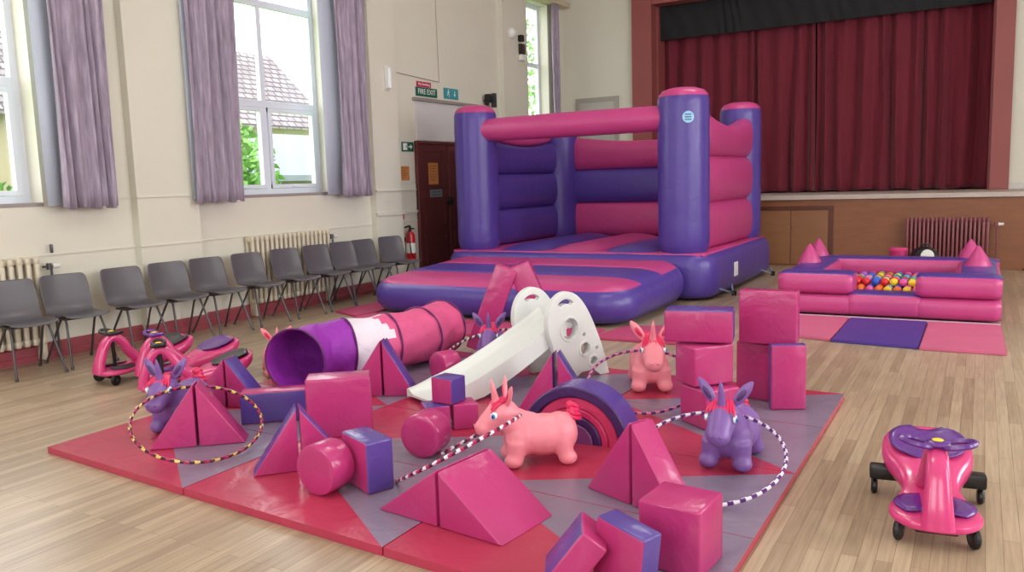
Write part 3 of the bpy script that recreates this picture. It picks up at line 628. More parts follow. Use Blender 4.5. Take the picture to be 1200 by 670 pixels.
# ================================================================== UNICORN BOUNCERS
def make_unicorn(body, label, first=None):
    t = thing('unicorn_bouncer', label, 'bouncy toy', (0, 0, 0), 0, 'inflatable unicorn bouncers')
    b = B()
    b.ball((-.05, 0, .15), (.19, .125, .112)); b.ball((.06, 0, .15), (.11, .118, .11)); b.ball((-.14, 0, .155), (.1, .12, .113))
    b.tube([(.03, 0, .18), (.09, 0, .21), (.135, 0, .25), (.165, 0, .285)], [.1, .09, .078, .07], 18)
    b.ball((.168, 0, .284), (.088, .08, .076)); b.tube([(.18, 0, .285), (.228, 0, .245), (.262, 0, .216)], [.074, .064, .056], 18); b.ball((.268, 0, .21), (.054, .06, .05))
    for sx in (-1, 1):
        for s_ in (-1, 1):
            x = .10 if sx > 0 else -.14; y = .066*s_
            b.tube([(x, y*.9, .13), (x+.01*sx, y*1.1, .075), (x+.02*sx, y*1.22, .042)], [.066, .05, .044], 14); b.ball((x+.026*sx, y*1.25, .04), (.053, .049, .04))
    b.ball((-.2, 0, .235), (.038, .034, .034))
    o = b.build('body', body, t); remesh(o, .0075, 9)
    for s_ in (-1, 1):
        M = T(.145, .05*s_, .342) @ RX(-.62*s_) @ RY(-.1)
        ear = B(); ear.lathe([(0, -.01), (.014, -.006), (.022, .02), (.028, .055), (.023, .1), (.01, .132), (0, .14)], n=16, M=Matrix.Diagonal((.5, 1, 1, 1)))
        ear.ball((.01, 0, .055), (.008, .014, .036), mi=1)
        bmesh.ops.transform(ear.bm, matrix=M, verts=ear.bm.verts); ear.build('ear', [body, HPU2 if body is HPU else CRM], t)
        e = B().ball((.221, .068*s_, .288), (.019, .011, .02)).build('eye', EYEW, t)
        B().ball((.226, .0735*s_, .287), (.012, .008, .014)).build('iris', EYEB, e); B().ball((.229, .0785*s_, .287), (.006, .004, .008)).build('pupil', BLACK, e)
        B().ball((.318, .02*s_, .22), (.006, .008, .007)).build('nostril', body, t)
    B().lathe([(.023, 0), (.022, .012), (.0185, .03), (.019, .034), (.015, .06), (.0155, .064), (.010, .1), (0, .135)], n=14, M=T(.2, 0, .342) @ RY(.18)).build('horn', body, t)
    mn = B()
    for k in range(9):
        y = (k-4)*.0115; mn.tube([(.155, y*.8, .357), (.195, y*1.1, .353-abs(y)*.2), (.222, y*1.35, .337-abs(y)*.25), (.236, y*1.5, .312+.012*(k % 2)-abs(y)*.2)], [.007, .009, .008, .003], 8)
    for k in range(7):
        a = k/6; x = .15-.085*a; z = .357-.085*a; mn.ball((x, .004*(-1)**k, z), (.018, .01, .013))
    mn.build('mane', CRM, t)
    tl = B(); tl.ball((-.217, 0, .265), (.034, .034, .042)); tl.ball((-.2, 0, .3), (.022, .024, .024))
    for k in range(4):
        tl.tube([(-.221+(.034-.005*k)*math.cos(a*PI/6), (.034-.005*k)*math.sin(a*PI/6), .238+.021*k+.012*math.cos(a*PI/6)) for a in range(12)], .0105, 8, closed=True)
    tl.build('tail', CRM, t)
    return t
up_ = make_unicorn(HOR, 'u'); uq = make_unicorn(HPU, 'u'); used = set()
def place_u(proto, x, y, deg, s_, label, z=MZ):
    u = proto if proto.name not in used else copy_tree(proto); used.add(proto.name)
    u['label'] = label; u.location = (x, y, z); u.rotation_euler = (0, 0, math.radians(deg)); u.scale = (s_,)*3; return u
place_u(up_, -1.99, 3.64, 218, .97, 'pink unicorn bouncer at the front centre with a striped hoop on its neck')
place_u(up_, -1.98, 5.34, 296, 1.1, 'pink unicorn bouncer standing inside a hoop in front of the castle ramp')
place_u(up_, -4.95, 4.72, 320, .9, 'pink unicorn bouncer mostly hidden behind the tunnel, only its ears showing', 0.0)
place_u(uq, -1.07, 4.06, 272, 1.02, 'purple unicorn bouncer at the right inside a purple and white hoop')
place_u(uq, -4.30, 3.28, 292, 1.03, 'purple unicorn bouncer at far left behind the pair of pink wedges')
place_u(uq, -3.37, 5.5, 296, 1.0, 'purple unicorn bouncer in the distance left of the white slide')

# ================================================================== HOOPS
def hoop(c, n, r, cols, label, turns=34):
    n = Vector(n).normalized(); u = n.orthogonal().normalized(); w_ = n.cross(u); N = 240
    b = B(); pts = [Vector(c)+(u*math.cos(2*PI*i/N)+w_*math.sin(2*PI*i/N))*r for i in range(N)]
    K = 8; ncol = len(cols)
    b.tube(pts, .0095, K, closed=True, mf=lambda i, j: int((i/N*turns*ncol + j/K*1.0)) % ncol, upv=n)
    o = b.build('hula_hoop', cols, fix=True)
    ctr = Vector(c)
    for v in o.data.vertices: v.co -= ctr
    o.location = ctr; return tag(o, label, 'hoop')
HB = mat('hoop_black_tape', (70, 14, 44), .35); HY = mat('hoop_yellow_tape', (226, 190, 110), .3); HP = mat('hoop_pink_tape', (180, 40, 90), .3); HV = mat('hoop_purple_tape', (84, 34, 110), .3); HW = mat('hoop_white_tape', (230, 222, 235), .25); HK = mat('hoop_rose_tape', (220, 130, 160), .3)
hoop((-3.83, 3.02, .2), (.359, -.161, .919), .351, [HB, HP, HB, HY], 'black, pink and yellow striped hoop around the left pink wedges', 22)
hoop((-1.092, 3.726, .176), (.009, -.334, .943), .354, [HV, HW], 'purple and white striped hoop around the right purple unicorn', 40)
hoop((-1.886, 4.95, .188), (.116, -.344, .932), .354, [HV, HK], 'purple and pink striped hoop around the pink unicorn by the slide', 40)
hoop((-3.439, 5.53, .18), (-.108, -.249, .962), .348, [HB, HW], 'dark and white striped hoop around the distant purple unicorn', 40)
ab = Vector((.49, .817, .30)).normalized(); ww = Vector((-.73, .6, -.385)); ww = (ww-ab*ww.dot(ab)).normalized()
hoop((-2.256, 3.334, .175), ab.cross(ww), .352, [HB, HW, HP], 'black and white striped hoop leaning on the front pink unicorn', 36)

# ================================================================== TUNNEL
tn = thing('play_tunnel', 'fabric pop-up tunnel with purple, white and pink sections', 'play tunnel', (0, 0, 0))
TP = mat('tunnel_purple_fabric', (150, 40, 170), .6, .06, 6, .6, 14, alpha=.93); TW = mat('tunnel_white_fabric', (226, 214, 228), .6, .04, 6, .6, 14); TK = mat('tunnel_pink_fabric', (214, 84, 136), .6, .06, 6, .6, 14); TE = mat('tunnel_edge_binding', (96, 26, 96), .5)
tcp = [Vector(p) for p in ((-4.23, 4.20, .278), (-4.30, 4.44, .275), (-4.23, 4.70, .272), (-4.08, 4.97, .272), (-3.98, 5.32, .275), (-4.02, 5.74, .278))]
def catmull(P, n):
    out = []; P = [P[0]*2-P[1]]+P+[P[-1]*2-P[-2]]
    for i in range(1, len(P)-2):
        for k in range(n):
            t = k/n; a, b_, c, d_ = P[i-1:i+3]; out.append(.5*((2*b_)+(c-a)*t+(2*a-5*b_+4*c-d_)*t*t+(3*b_-a-3*c+d_)*t**3))
    out.append(P[-2]); return out
tp = catmull(tcp, 10); NT_ = len(tp); R0 = .226
bands = [(0, 21, TP), (21, 32, TW), (32, 41, TK), (41, 50, TK)]
def ring_pts(p, t, R, n=40):
    u = Vector((0, 0, 1)); u = (u-t*u.dot(t)).normalized(); w_ = t.cross(u); return [p+(u*math.cos(2*PI*j/n)+w_*math.sin(2*PI*j/n))*R for j in range(n)]
def tang(i): return (tp[min(i+1, NT_-1)]-tp[max(i-1, 0)]).normalized()
for (a, b_, m_) in bands:
    rows = []
    for i in range(a, b_+1):
        f = (i-a)/(b_-a); sag = 1-.05*math.sin(PI*f); 
        rows.append([p for p in ring_pts(tp[i], tang(i), R0*sag)])
    for i, row in enumerate(rows):
        for j, p in enumerate(row): row[j] = p+(p-tp[a+i]).normalized()*.004*math.sin(j*1.3+i*.7)
    mm = [m_]; mf = None
    if m_ is TW: mm = [TW, TK]; mf = lambda i, j: 1 if i >= 7+((j//2*5) % 4) else 0
    o = B().grid(rows, closed_v=True, mf=mf).build('tunnel_section', mm, tn); md = o.modifiers.new('t', 'SOLIDIFY'); md.thickness = .003
    o['label'] = {id(TP): 'purple fabric section', id(TW): 'white fabric section', id(TK): 'pink fabric section'}[id(m_)]
for i in (0, 21, 32, 41, 50):
    B().tube(ring_pts(tp[i], tang(i), R0+.004), .007, 8, closed=True).build('hoop_ring', TE, tn)

# ================================================================== SLIDE
sl = thing('toddler_slide', 'white plastic toddler slide with round holes in its side panels', 'slide', (-2.75, 5.38, MZ), math.radians(247))
SP = mat('white_slide_plastic', (214, 216, 214), .38, .02, 4)
# local: +x = down the slide, y lateral, z up
def slide_panel(s_):
    y0 = s_*.195
    outline = [(-.36, .0), (-.27, .0), (-.2, .05), (-.08, .05), (.0, .0), (.07, .0), (.13, .12), (.2, .3), (.235, .42), (.225, .52), (.185, .6), (.12, .65), (.05, .665), (-.03, .64), (-.1, .58), (-.17, .48), (-.24, .34), (-.31, .17)]
    ol = [Vector((p[0], 0, p[1])) for p in outline]; sm_ = catmull(ol[5:]+[ol[0]], 4); outline = outline[:5]+[(p.x, max(p.z, 0)) for p in sm_[:-1]]
    b = B(); b.prism(outline, y0-.025, y0+.025)
    o = b.build('side_panel', SP, sl, smooth=False)
    holes = [(.03, .39, .076), (-.115, .225, .044), (-.2, .12, .032), (-.235, .215, .013), (-.11, .33, .013)]
    cut = B()
    for hx, hz, hr in holes:
        cut.lathe([(hr, -.1), (hr, .1)], n=28, M=T(hx, y0, hz) @ RX(PI/2))
    pts = [(.06+.09*math.cos(a), .535+.075*math.sin(a)) for a in [math.radians(35+110*k/8) for k in range(9)]]
    pts2 = [(.06+.06*math.cos(a), .535+.042*math.sin(a)) for a in [math.radians(145-110*k/8) for k in range(9)]]
    cut.prism(pts+pts2, y0-.1, y0+.1)
    co_ = cut.build('cutter', SP, smooth=False)
    bo = o.modifiers.new('b', 'BOOLEAN'); bo.operation = 'DIFFERENCE'; bo.object = co_; bo.solver = 'EXACT'
    bpy.context.view_layer.update()
    dg = bpy.context.evaluated_depsgraph_get(); co_.matrix_world = sl.matrix_world.copy(); bpy.context.view_layer.update(); dg.update()
    me = bpy.data.meshes.new_from_object(o.evaluated_get(dg)); o.modifiers.clear(); o.data = me; me.name = 'side_panel'; bpy.data.objects.remove(co_)
    bv = o.modifiers.new('bv', 'BEVEL'); bv.width = .007; bv.segments = 3; bv.limit_method = 'ANGLE'; bv.angle_limit = math.radians(50)
    for hx, hz, hr in holes[:3]:
        B().lathe([(hr+.002, -.032), (hr+.018, -.032), (hr+.022, -.02), (hr+.022, .02), (hr+.018, .032), (hr+.002, .032), (hr+.002, -.032)], n=32, M=T(hx, y0, hz) @ RX(PI/2), cap=False).build('hole_rim', SP, sl)
    return o
for s_ in (-1, 1): slide_panel(s_)
ch = B(); N = 18; rows = []
def prof_x(t): return .02+1.14*t
def prof_z(t): return .42*(1-t)**1.45+.035+.012*(t**6)
for i in range(N+1):
    t = i/N; x = prof_x(t); z = prof_z(t); e = .05*min(1, (1-t)*3+.5); hw = .17+.03*t; lo = -.03-.07*min(1, (1-t)*3)
    if z+lo < .006: lo = .006-z
    rows.append([Vector((x, yy, z+zz)) for yy, zz in ((-hw, lo), (-hw, e), (-hw+.03, e+.004), (-hw+.045, e-.01), (-hw+.06, .01), (-hw+.09, -.004), (hw-.09, -.004), (hw-.06, .01), (hw-.045, e-.01), (hw-.03, e+.004), (hw, e), (hw, lo), (hw-.02, lo), (hw-.03, -.02), (-hw+.03, -.02), (-hw+.02, lo))])
ch.grid(rows, closed_v=True, capu=True); o = ch.build('chute', SP, sl, angle=50)
B().box(-.06, .05, -.17, .17, .38, .44, bev=.015).build('top_platform', SP, sl)
for k in range(2): B().box(-.24+.08*k, -.15+.08*k, -.18, .18, .1+.14*k, .14+.14*k, bev=.012).build('step', SP, sl)

# ================================================================== RIDE-ON CARS
def sup0(v): return math.copysign(abs(v)**.7, v)
def make_car(wheel_m, pad_m, label):
    """local: +x forward; steering column at front"""
    t = thing('ride_on_car', label, 'ride-on car', (0, 0, 0), 0, 'pink ride-on swing cars')
    st = [(-.40, .08, .24, .285), (-.385, .13, .21, .295), (-.34, .175, .165, .295), (-.27, .195, .125, .28), (-.18, .19, .1, .25), (-.09, .15, .085, .23), (-.01, .115, .075, .195), (.06, .11, .068, .16), (.13, .14, .075, .135), (.2, .172, .07, .13), (.27, .18, .07, .13), (.33, .16, .07, .125), (.375, .115, .07, .12), (.395, .05, .08, .11)]
    rows = []
    for x, hw, z0, z1 in st:
        dish = .035 if -.36 < x < -.1 else .008
        row = []
        for k in range(20):
            a = 2*PI*k/20; c, s_ = math.cos(a), math.sin(a); y = hw*math.copysign(abs(c)**.6, c); zz = (z0+z1)/2+(z1-z0)/2*math.copysign(abs(s_)**.7, s_)
            if s_ > .3: zz -= dish*(1-(y/hw)**2)
            row.append(Vector((x, y, zz)))
        rows.append(row)
    b = B().grid(rows, closed_v=True, capu=True); o = b.build('car_body', CPK, t); md = o.modifiers.new('s', 'SUBSURF'); md.levels = 1; md.render_levels = 1
    b = B(); rows = []
    for i in range(9):
        x = -.365+.26*i/8; hw = .16*math.sqrt(max(.02, 1-((x+.235)/.143)**2))
        # follow the seat height
        def top(xx):
            for q in range(len(st)-1):
                if st[q][0] <= xx <= st[q+1][0]:
                    f = (xx-st[q][0])/(st[q+1][0]-st[q][0]); return st[q][3]*(1-f)+st[q+1][3]*f
            return .2
        rows.append([Vector((x, hw*(k/5-1), top(x)-.026*(1-(k/5-1)**2*.7)+.008)) for k in range(11)])
    o = b.grid(rows).build('seat_pad', pad_m, t); md = o.modifiers.new('s', 'SOLIDIFY'); md.thickness = .008; md.offset = 1
    for s_ in (-1, 1):
        o = B().grid([[Vector((.12+.19*i/6, s_*(.05+(.06+.045*math.sin(PI*i/6))*k/3), .135-.003*k)) for k in range(4)] for i in range(7)]).build('foot_pad', pad_m, t)
        md = o.modifiers.new('s', 'SOLIDIFY'); md.thickness = .008; md.offset = 0
    # front loop carrying the steering
    loop = [(.375, 0, .09), (.368, 0, .15), (.345, 0, .23), (.31, 0, .31), (.265, 0, .355), (.215, 0, .355), (.165, 0, .31), (.125, 0, .24), (.07, 0, .18), (-.0, 0, .14)]
    lp = catmull([Vector(p) for p in loop], 4); b = B(); rows = []
    for i, p in enumerate(lp):
        f = i/(len(lp)-1); tg = (lp[min(i+1, len(lp)-1)]-lp[max(i-1, 0)]).normalized(); nn_ = Vector((-tg.z, 0, tg.x)); wd = .04+.07*abs(f-.45)**1.3; th = .03+.02*abs(f-.45)
        rows.append([p+Vector((0, 1, 0))*wd*sup0(math.cos(a))+nn_*th*sup0(math.sin(a)) for a in [2*PI*k/16 for k in range(16)]])
    b.grid(rows, closed_v=True, capu=True); b.build('steering_arch', CPK, t)
    B().tube([(.24, 0, .12), (.245, 0, .36), (.25, 0, .4)], .014, 10).build('steering_shaft', BLACK, t)
    sw = B(); sw.ball((.25, 0, .40), (.04, .05, .016))
    for s_ in (-1, 1):
        sw.tube([(.25+.045*math.cos(a), s_*.075+.06*math.sin(a), .402+.012*s_*math.sin(a)) for a in [2*PI*k/16 for k in range(16)]], .0125, 8, closed=True)
    o = sw.build('steering_wheel', wheel_m, t)
    B().ball((.25, 0, .416), (.022, .022, .005)).build('badge', mat('yellow_badge', (235, 205, 60), .4), o)
    def wh(x, y, r, ax=0):
        return B().lathe([(0, -.014), (r-.008, -.014), (r, -.006), (r, .006), (r-.008, .014), (0, .014)], n=20, M=T(x, y, r) @ RZ(ax) @ RX(PI/2)).build('wheel', BLACK, t)
    for s_ in (-1, 1):
        w1 = wh(.31, s_*.135, .045, .3*s_); B().lathe([(0, -.017), (.015, -.017), (.015, .017), (0, .017)], n=14, M=T(.31, s_*.135, .045) @ RZ(.3*s_) @ RX(PI/2)).build('hubcap', DARKG, w1)
        wh(-.2, s_*.218, .035)
        B().box(-.235, -.165, min(s_*.1, s_*.24), max(s_*.1, s_*.24), .074, .14, bev=.012).build('caster_arm', BLACK, t)
    B().box(.26, .34, -.08, .08, .05, .085, bev=.01).build('front_axle', BLACK, t)
    return t
ca = make_car(CPU, CPU, 'c'); ca['label'] = 'pink ride-on car with purple seat and steering wheel on the open floor at right'
ca.location = (-.15, 3.86, 0); ca.rotation_euler = (0, 0, math.radians(-83)); 
cbk = make_car(BLACK, DARKG, 'c'); cbk['label'] = 'pink ride-on car with black steering wheel, leftmost and nearest the chairs'
def pc(c, x, y, deg): c.location = (x, y, 0); c.rotation_euler = (0, 0, math.radians(deg))
pc(cbk, -5.98, 4.24, 262)
c2 = copy_tree(ca); pc(c2, -5.53, 4.32, 252); c2['label'] = 'pink ride-on car with purple steering wheel, middle of the three at left'
c3 = copy_tree(cbk); pc(c3, -5.03, 4.0, 232); c3['label'] = 'pink ride-on car with black steering wheel, rightmost of the three behind the unicorn'

# ================================================================== MATS BELOW THE CASTLE AND PIT
def flat_mat(poly, m_, label, z0=.001, h=.022):
    c = Vector((sum(p[0] for p in poly)/4, sum(p[1] for p in poly)/4, 0)); b = B(); bm = b.bm
    lo = [bm.verts.new((x-c.x, y-c.y, 0)) for x, y in poly]; hi = [bm.verts.new((x-c.x, y-c.y, h)) for x, y in poly]; n = len(poly)
    for k in range(n): bm.faces.new((lo[k], lo[(k+1) % n], hi[(k+1) % n], hi[k]))
    bm.faces.new(lo[::-1]); bm.faces.new(hi); bmesh.ops.recalc_face_normals(bm, faces=bm.faces)
    bmesh.ops.bevel(bm, geom=bm.edges[:], offset=.006, segments=2, affect='EDGES')
    o = b.build('crash_mat', m_); o.location = (c.x, c.y, z0); return tag(o, label, 'crash mat')
flat_mat([(-6.74, 7.4), (-6.24, 7.2), (-6.14, 8.9), (-6.72, 8.75)], MPK, 'thin pink crash mat nearest the chairs beside the castle ramp')
flat_mat([(-6.2, 6.72), (-4.72, 6.66), (-4.72, 7.42), (-6.18, 7.46)], MPK, 'thin pink crash mat at the left front of the castle ramp')
flat_mat([(-4.7, 6.62), (-3.22, 6.86), (-3.2, 7.4), (-4.7, 7.42)], MPK, 'thin pink crash mat behind the slide at the castle ramp')
flat_mat([(-3.18, 6.95), (-1.9, 7.0), (-2.3, 8.0), (-3.1, 7.6)], MPK, 'thin pink crash mat at the right corner of the castle ramp')
flat_mat([(-1.8, 7.8), (-1.13, 7.62), (-1.13, 8.84), (-1.8, 8.84)], mat('pit_mat_pink', (200, 98, 134), .5, .05, 3), 'light pink folding mat at the left in front of the ball pit', h=.025)
flat_mat([(-1.12, 7.6), (-.42, 7.52), (-.42, 8.84), (-1.12, 8.84)], mat('pit_mat_purple', (74, 50, 140), .5, .05, 3), 'purple folding mat in the middle before the ball pit', h=.025)
flat_mat([(-.41, 7.5), (.22, 7.5), (.2, 8.84), (-.41, 8.84)], MATS['pit_mat_pink'], 'light pink folding mat at the right in front of the ball pit', h=.025)

# ================================================================== BOUNCY CASTLE
cs = thing('bouncy_castle', 'pink and purple inflatable bouncy castle with four towers', 'bouncy castle', (0, 0, 0))
X0, X1, Y0, Y1, ZB = -6.6, -2.75, 9.5, 12.85, .56
def sup(a, p=.5): return math.copysign(abs(a)**p, a)
def puff_slab(x0, x1, y0, y1, z0, z1, bul, nx=40, name='slab', side_m=0, corner=.25, mats=None, mf=None, parent=None, topf=None):
    """rounded inflated slab: perimeter ring sections"""
    b = B(); cxm, cym = (x0+x1)/2, (y0+y1)/2; hx, hy = (x1-x0)/2, (y1-y0)/2
    per = []; n = 20
    pts = []
    for (sx, sy_, a0) in ((1, -1, -PI/2), (1, 1, 0), (-1, 1, PI/2), (-1, -1, PI)):
        for k in range(9):
            a = a0+PI/2*k/8; pts.append((cxm+sx*(hx-corner)+corner*math.cos(a), cym+sy_*(hy-corner)+corner*math.sin(a)))
    # densify straight runs
    out = []
    for i in range(len(pts)):
        p, q = Vector((*pts[i], 0)), Vector((*pts[(i+1) % len(pts)], 0)); L = (q-p).length; m_ = max(1, int(L/.12))
        for k in range(m_): out.append(p+(q-p)*k/m_)
    rows = []; prof = 12
    for i in range(prof+1):
        a = -PI/2+PI*i/prof; off = -bul+bul*abs(math.cos(a))**.55; z = (z0+z1)/2+(z1-z0)/2*sup(math.sin(a), .65)
        row = []
        for p in out:
            d_ = Vector((p.x-cxm, p.y-cym, 0)); sx = 1-(-off)/hx; sy_ = 1-(-off)/hy
            row.append(Vector((cxm+d_.x*sx, cym+d_.y*sy_, z)))
        rows.append(row)
    b.grid(rows, closed_v=True, mi=side_m)
    bm = b.bm; bm.verts.ensure_lookup_table(); n = len(out)
    bm.faces.new([bm.verts[i] for i in range(n)][::-1]).material_index = side_m
    return b, rows[-1], (cxm, cym, hx-bul, hy-bul)
def stripes_top(b_, x0, x1, y0, y1, z, n, axis, ms, amp=.05, edge=None, par=None, name='stripe'):
    """puffed tubes forming the bouncing surface, each its own coloured panel"""
    for k in range(n):
        rows = []
        for i in range(13):
            f = i/12; row = []
            for j in range(25):
                g_ = j/24
                if axis == 'x':   # stripes run along y, laid out across x
                    x = x0+(x1-x0)*(k+f)/n; y = y0+(y1-y0)*g_
                else: y = y0+(y1-y0)*(k+f)/n; x = x0+(x1-x0)*g_
                e = min(1, 7*min(g_, 1-g_)+.0)**.5
                row.append(Vector((x, y, z-.03+.03*e+amp*e*math.sin(PI*f)**.6)))
            rows.append(row)
        o = B().grid(rows).build(name, ms[k % len(ms)], par); md = o.modifiers.new('t', 'SOLIDIFY'); md.thickness = .02; md.offset = -1
b, _, _ = puff_slab(X0, X1, Y0, Y1, .02, ZB, .14, corner=.3)
# top cap
bm = b.bm; bm.verts.ensure_lookup_table(); nn = len(_); bm.faces.new([bm.verts[len(bm.verts)-nn+i] for i in range(nn)]).material_index = 0
b.build('base_bed', [IPU], cs, angle=60)
B().box(X0+.16, X1-.16, Y0+.1, Y0+.6, ZB-.03, ZB+.015, bev=.02).box(X1-.74, X1-.1, Y0+.14, Y1-.14, ZB-.03, ZB+.016, bev=.02).box(X0+.1, X0+.82, Y0+.14, Y1-.14, ZB-.03, ZB+.016, bev=.02).build('pink_border', IPK, cs)
stripes_top(None, -5.8, -3.48, Y0+.05, Y1-.5, ZB+.0, 3, 'x', [IPU, IPK], .1, par=cs, name='bed_stripe')
# towers
def tower(x, y, r, z0, z1, par, dome=True):
    prof = [(r*.86, z0), (r*.95, z0+.05), (r, z0+.14)]
    K = 10
    for k in range(K): prof.append((r*(1-.012*(k % 2)), z0+.14+(z1-.12-z0-.14)*(k+1)/K))
    prof += [(r*.985, z1-.06), (r*.94, z1-.02)]
    o = B().lathe(prof, n=32, M=T(x, y, 0), cap=True).build('tower', IPU, par)
    B().lathe([(r*.96, z1-.03), (r*.93, z1), (r*.8, z1+.045), (r*.5, z1+.075), (0, z1+.085)], n=32, M=T(x, y, 0), cap=False).build('tower_cap', IPK, o)
    return o
tf = tower(-3.2, 9.88, .315, ZB, 2.49, cs); tower(-6.2, 9.88, .30, ZB, 2.49, cs); tower(-6.15, 12.4, .30, ZB, 2.48, cs); tower(-3.15, 12.4, .30, ZB, 2.48, cs)
# cross tube
pts = [Vector((-6.2+3.0*k/16, 9.82, 2.22+.0*math.sin(PI*k/16))) for k in range(17)]
B().tube(pts, lambda i: .162*(.86+.14*math.sin(PI*min(1, max(0, i/16)*1))**.35) if 0 < i < 16 else .14, 20).build('front_cross_tube', IPK, cs)
# walls made of stacked puffed panels
def wall_panels(p0, p1, zlo, zhi, n, mi, thick, name, dirn, dip=.0, lf=None):
    p0, p1 = Vector((*p0, 0)), Vector((*p1, 0)); d_ = (p1-p0); L = d_.length; d_.normalize(); nr = Vector((-d_.y, d_.x, 0))
    for k in range(n):
        za = zlo+(zhi-zlo)*k/n; zb = zlo+(zhi-zlo)*(k+1)/n; rows = []
        for j in range(25):
            g_ = j/24; e = (math.sin(PI*min(1, max(0, g_)))**.25 if 0 < g_ < 1 else .0); row = []
            top_dip = dip*math.sin(PI*g_) if k == n-1 else 0
            for i in range(20):
                a = 2*PI*i/20; zz = (za+zb)/2+((zb-za)/2+.012)*sup(math.sin(a), .75); 
                if k == n-1 and math.sin(a) > 0: zz -= top_dip*math.sin(a)
                row.append(p0+d_*(L*g_)+nr*(thick/2*(.55+.45*e)*sup(math.cos(a), .8))+Vector((0, 0, zz)))
            rows.append(row)
        B().grid(rows, closed_v=True, capu=True).build(name, mi[k], cs)
zt = ZB+.02
wall_panels((-3.1, 10.05), (-3.05, 12.3), zt, 2.34, 3, [IPK]*3, .34, 'side_wall_panel', 1, .2)
wall_panels((-6.25, 10.05), (-6.2, 12.3), zt, 2.14, 3, [IPU]*3, .34, 'side_wall_panel', 1, .12)
wall_panels((-6.0, 12.5), (-3.3, 12.5), zt, 2.2, 3, [IPK, IPU, IPK], .34, 'back_wall_panel', 1, .12)
B().tube([Vector((-6.22, 10.1+2.1*k/12, 2.2-.1*math.sin(PI*k/12))) for k in range(13)], .07, 10).build('wall_top_strip', IPK, cs)
# ramp / step
RX0, RX1, RY0, RY1, RC_, RZ_ = -6.35, -3.0, 7.45, 9.6, .42, .36
b = B(); prof = [(.17, .025), (.08, .05), (.02, .12), (.0, .2), (.012, .28), (.05, .34), (.085, RZ_)]
def outline(ins):
    out = []; c = RC_
    for (sx, sy_, a0) in ((1, -1, -PI/2), (1, 1, 0), (-1, 1, PI/2), (-1, -1, PI)):
        cx_ = (RX1-c) if sx > 0 else (RX0+c); cy_ = (RY1-c) if sy_ > 0 else (RY0+c)
        for k in range(11):
            a = a0+PI/2*k/10; out.append(((cx_+(c-ins)*math.cos(a)), (cy_+(c-ins)*math.sin(a))))
    res = []
    for i in range(len(out)):
        p, q = out[i], out[(i+1) % len(out)]; m_ = 16 if i % 11 == 10 else 1
        for k in range(m_): res.append((p[0]+(q[0]-p[0])*k/m_, p[1]+(q[1]-p[1])*k/m_))
    return res
rows = []
def slope(y): return 1+.26*(y-RY0)/(RY1-RY0)
for ins, z in prof: rows.append([Vector((x, y, z*slope(y))) for x, y in outline(ins)])
b.grid(rows, closed_v=True); bm = b.bm; bm.verts.ensure_lookup_table(); bm.faces.new([bm.verts[i] for i in range(len(rows[0]))][::-1])
b.build('front_ramp', [IPU], cs, angle=60)
def chord(y, ins):
    c = RC_-ins; ya, yb = RY0+RC_, RY1-RC_
    d_ = max(0, ya-y, y-yb); d_ = min(d_, c); o_ = c-math.sqrt(max(0, c*c-d_*d_)); return RX0+ins+o_, RX1-ins-o_
INS = .085; bands_ = [(RY0+INS, 8.1, IPK), (8.1, 8.72, IPU), (8.72, RY1-INS, IPK)]
def ztop(x, y):
    xa, xb = chord(y, INS); d_ = max(0, min(y-(RY0+INS), (RY1-INS)-y, x-xa, xb-x)); return (RZ_+.07*(1-math.exp(-d_/.1)))*slope(y)
for ya, yb, m_ in bands_:
    rows = []; K = 16
    for i in range(K+1):
        f = i/K; y = ya+(yb-ya)*f; xa, xb = chord(min(max(y, RY0+INS), RY1-INS), INS); row = []
        for jx in range(49):
            g_ = jx/48; g_ = .5-.5*math.cos(PI*g_); x = xa+(xb-xa)*g_; z = ztop(x, y)
            inner = min(1, 9*min(g_, 1-g_))
            gr = 0
            if y > RY0+.3 and (yb-ya)*(1-f) < .05 and yb < RY1-.2: gr = (1-(yb-ya)*(1-f)/.05)
            if (yb-ya)*f < .05 and ya > RY0+.2: gr = max(gr, 1-(yb-ya)*f/.05)
            row.append(Vector((x, y, z-.03*gr*gr*inner)))
        rows.append(row)
    B().grid(rows).build('ramp_stripe', m_, cs)
# straps, label and badge
B().box(X1-.002, X1+.006, 10.55, 10.72, .2, .38).build('safety_label', SW, cs, smooth=False)
for y in (10.2, 12.4): 
    o = B().tube([(X1-.02, y-.3, .12), (X1+.08, y, .03), (X1-.02, y+.3, .1)], .012, 6).build('anchor_strap', mat('strap_blue', (130, 150, 180), .6), cs); B().lathe([(0, 0), (.03, 0), (.03, .06), (0, .07)], n=10, M=T(X1+.09, y, .001)).build('anchor_peg', BLACK, o)
bd = B(); M_ = T(-3.2, 9.88, 2.2) @ RZ(math.radians(-62)) 
lb_ = mat('badge_blue', (150, 200, 230), .4)
rows = [[(Matrix.Identity(4) and M_ @ Vector((math.cos(s_*.07/.318*1.0/1)*0+.319*math.cos(rr_*math.cos(a)*.22), .319*math.sin(rr_*math.cos(a)*.22), rr_*.07*math.sin(a)))) for a in [2*PI*k/20 for k in range(20)]] for rr_, s_ in ((1, 0), (.5, 0), (.02, 0))]
bd.grid(rows, closed_v=True); o = bd.build('round_badge', lb_, tf)
bd = B()
for zz in (.03, 0, -.03): bd.grid([[M_ @ Vector((.3215*math.cos(t), .3215*math.sin(t), zz+q)) for t in (-.12, -.06, 0, .06, .12)] for q in (-.007, .007)])
o2 = bd.build('badge_marks', mat('badge_dark', (60, 90, 150), .4), tf)

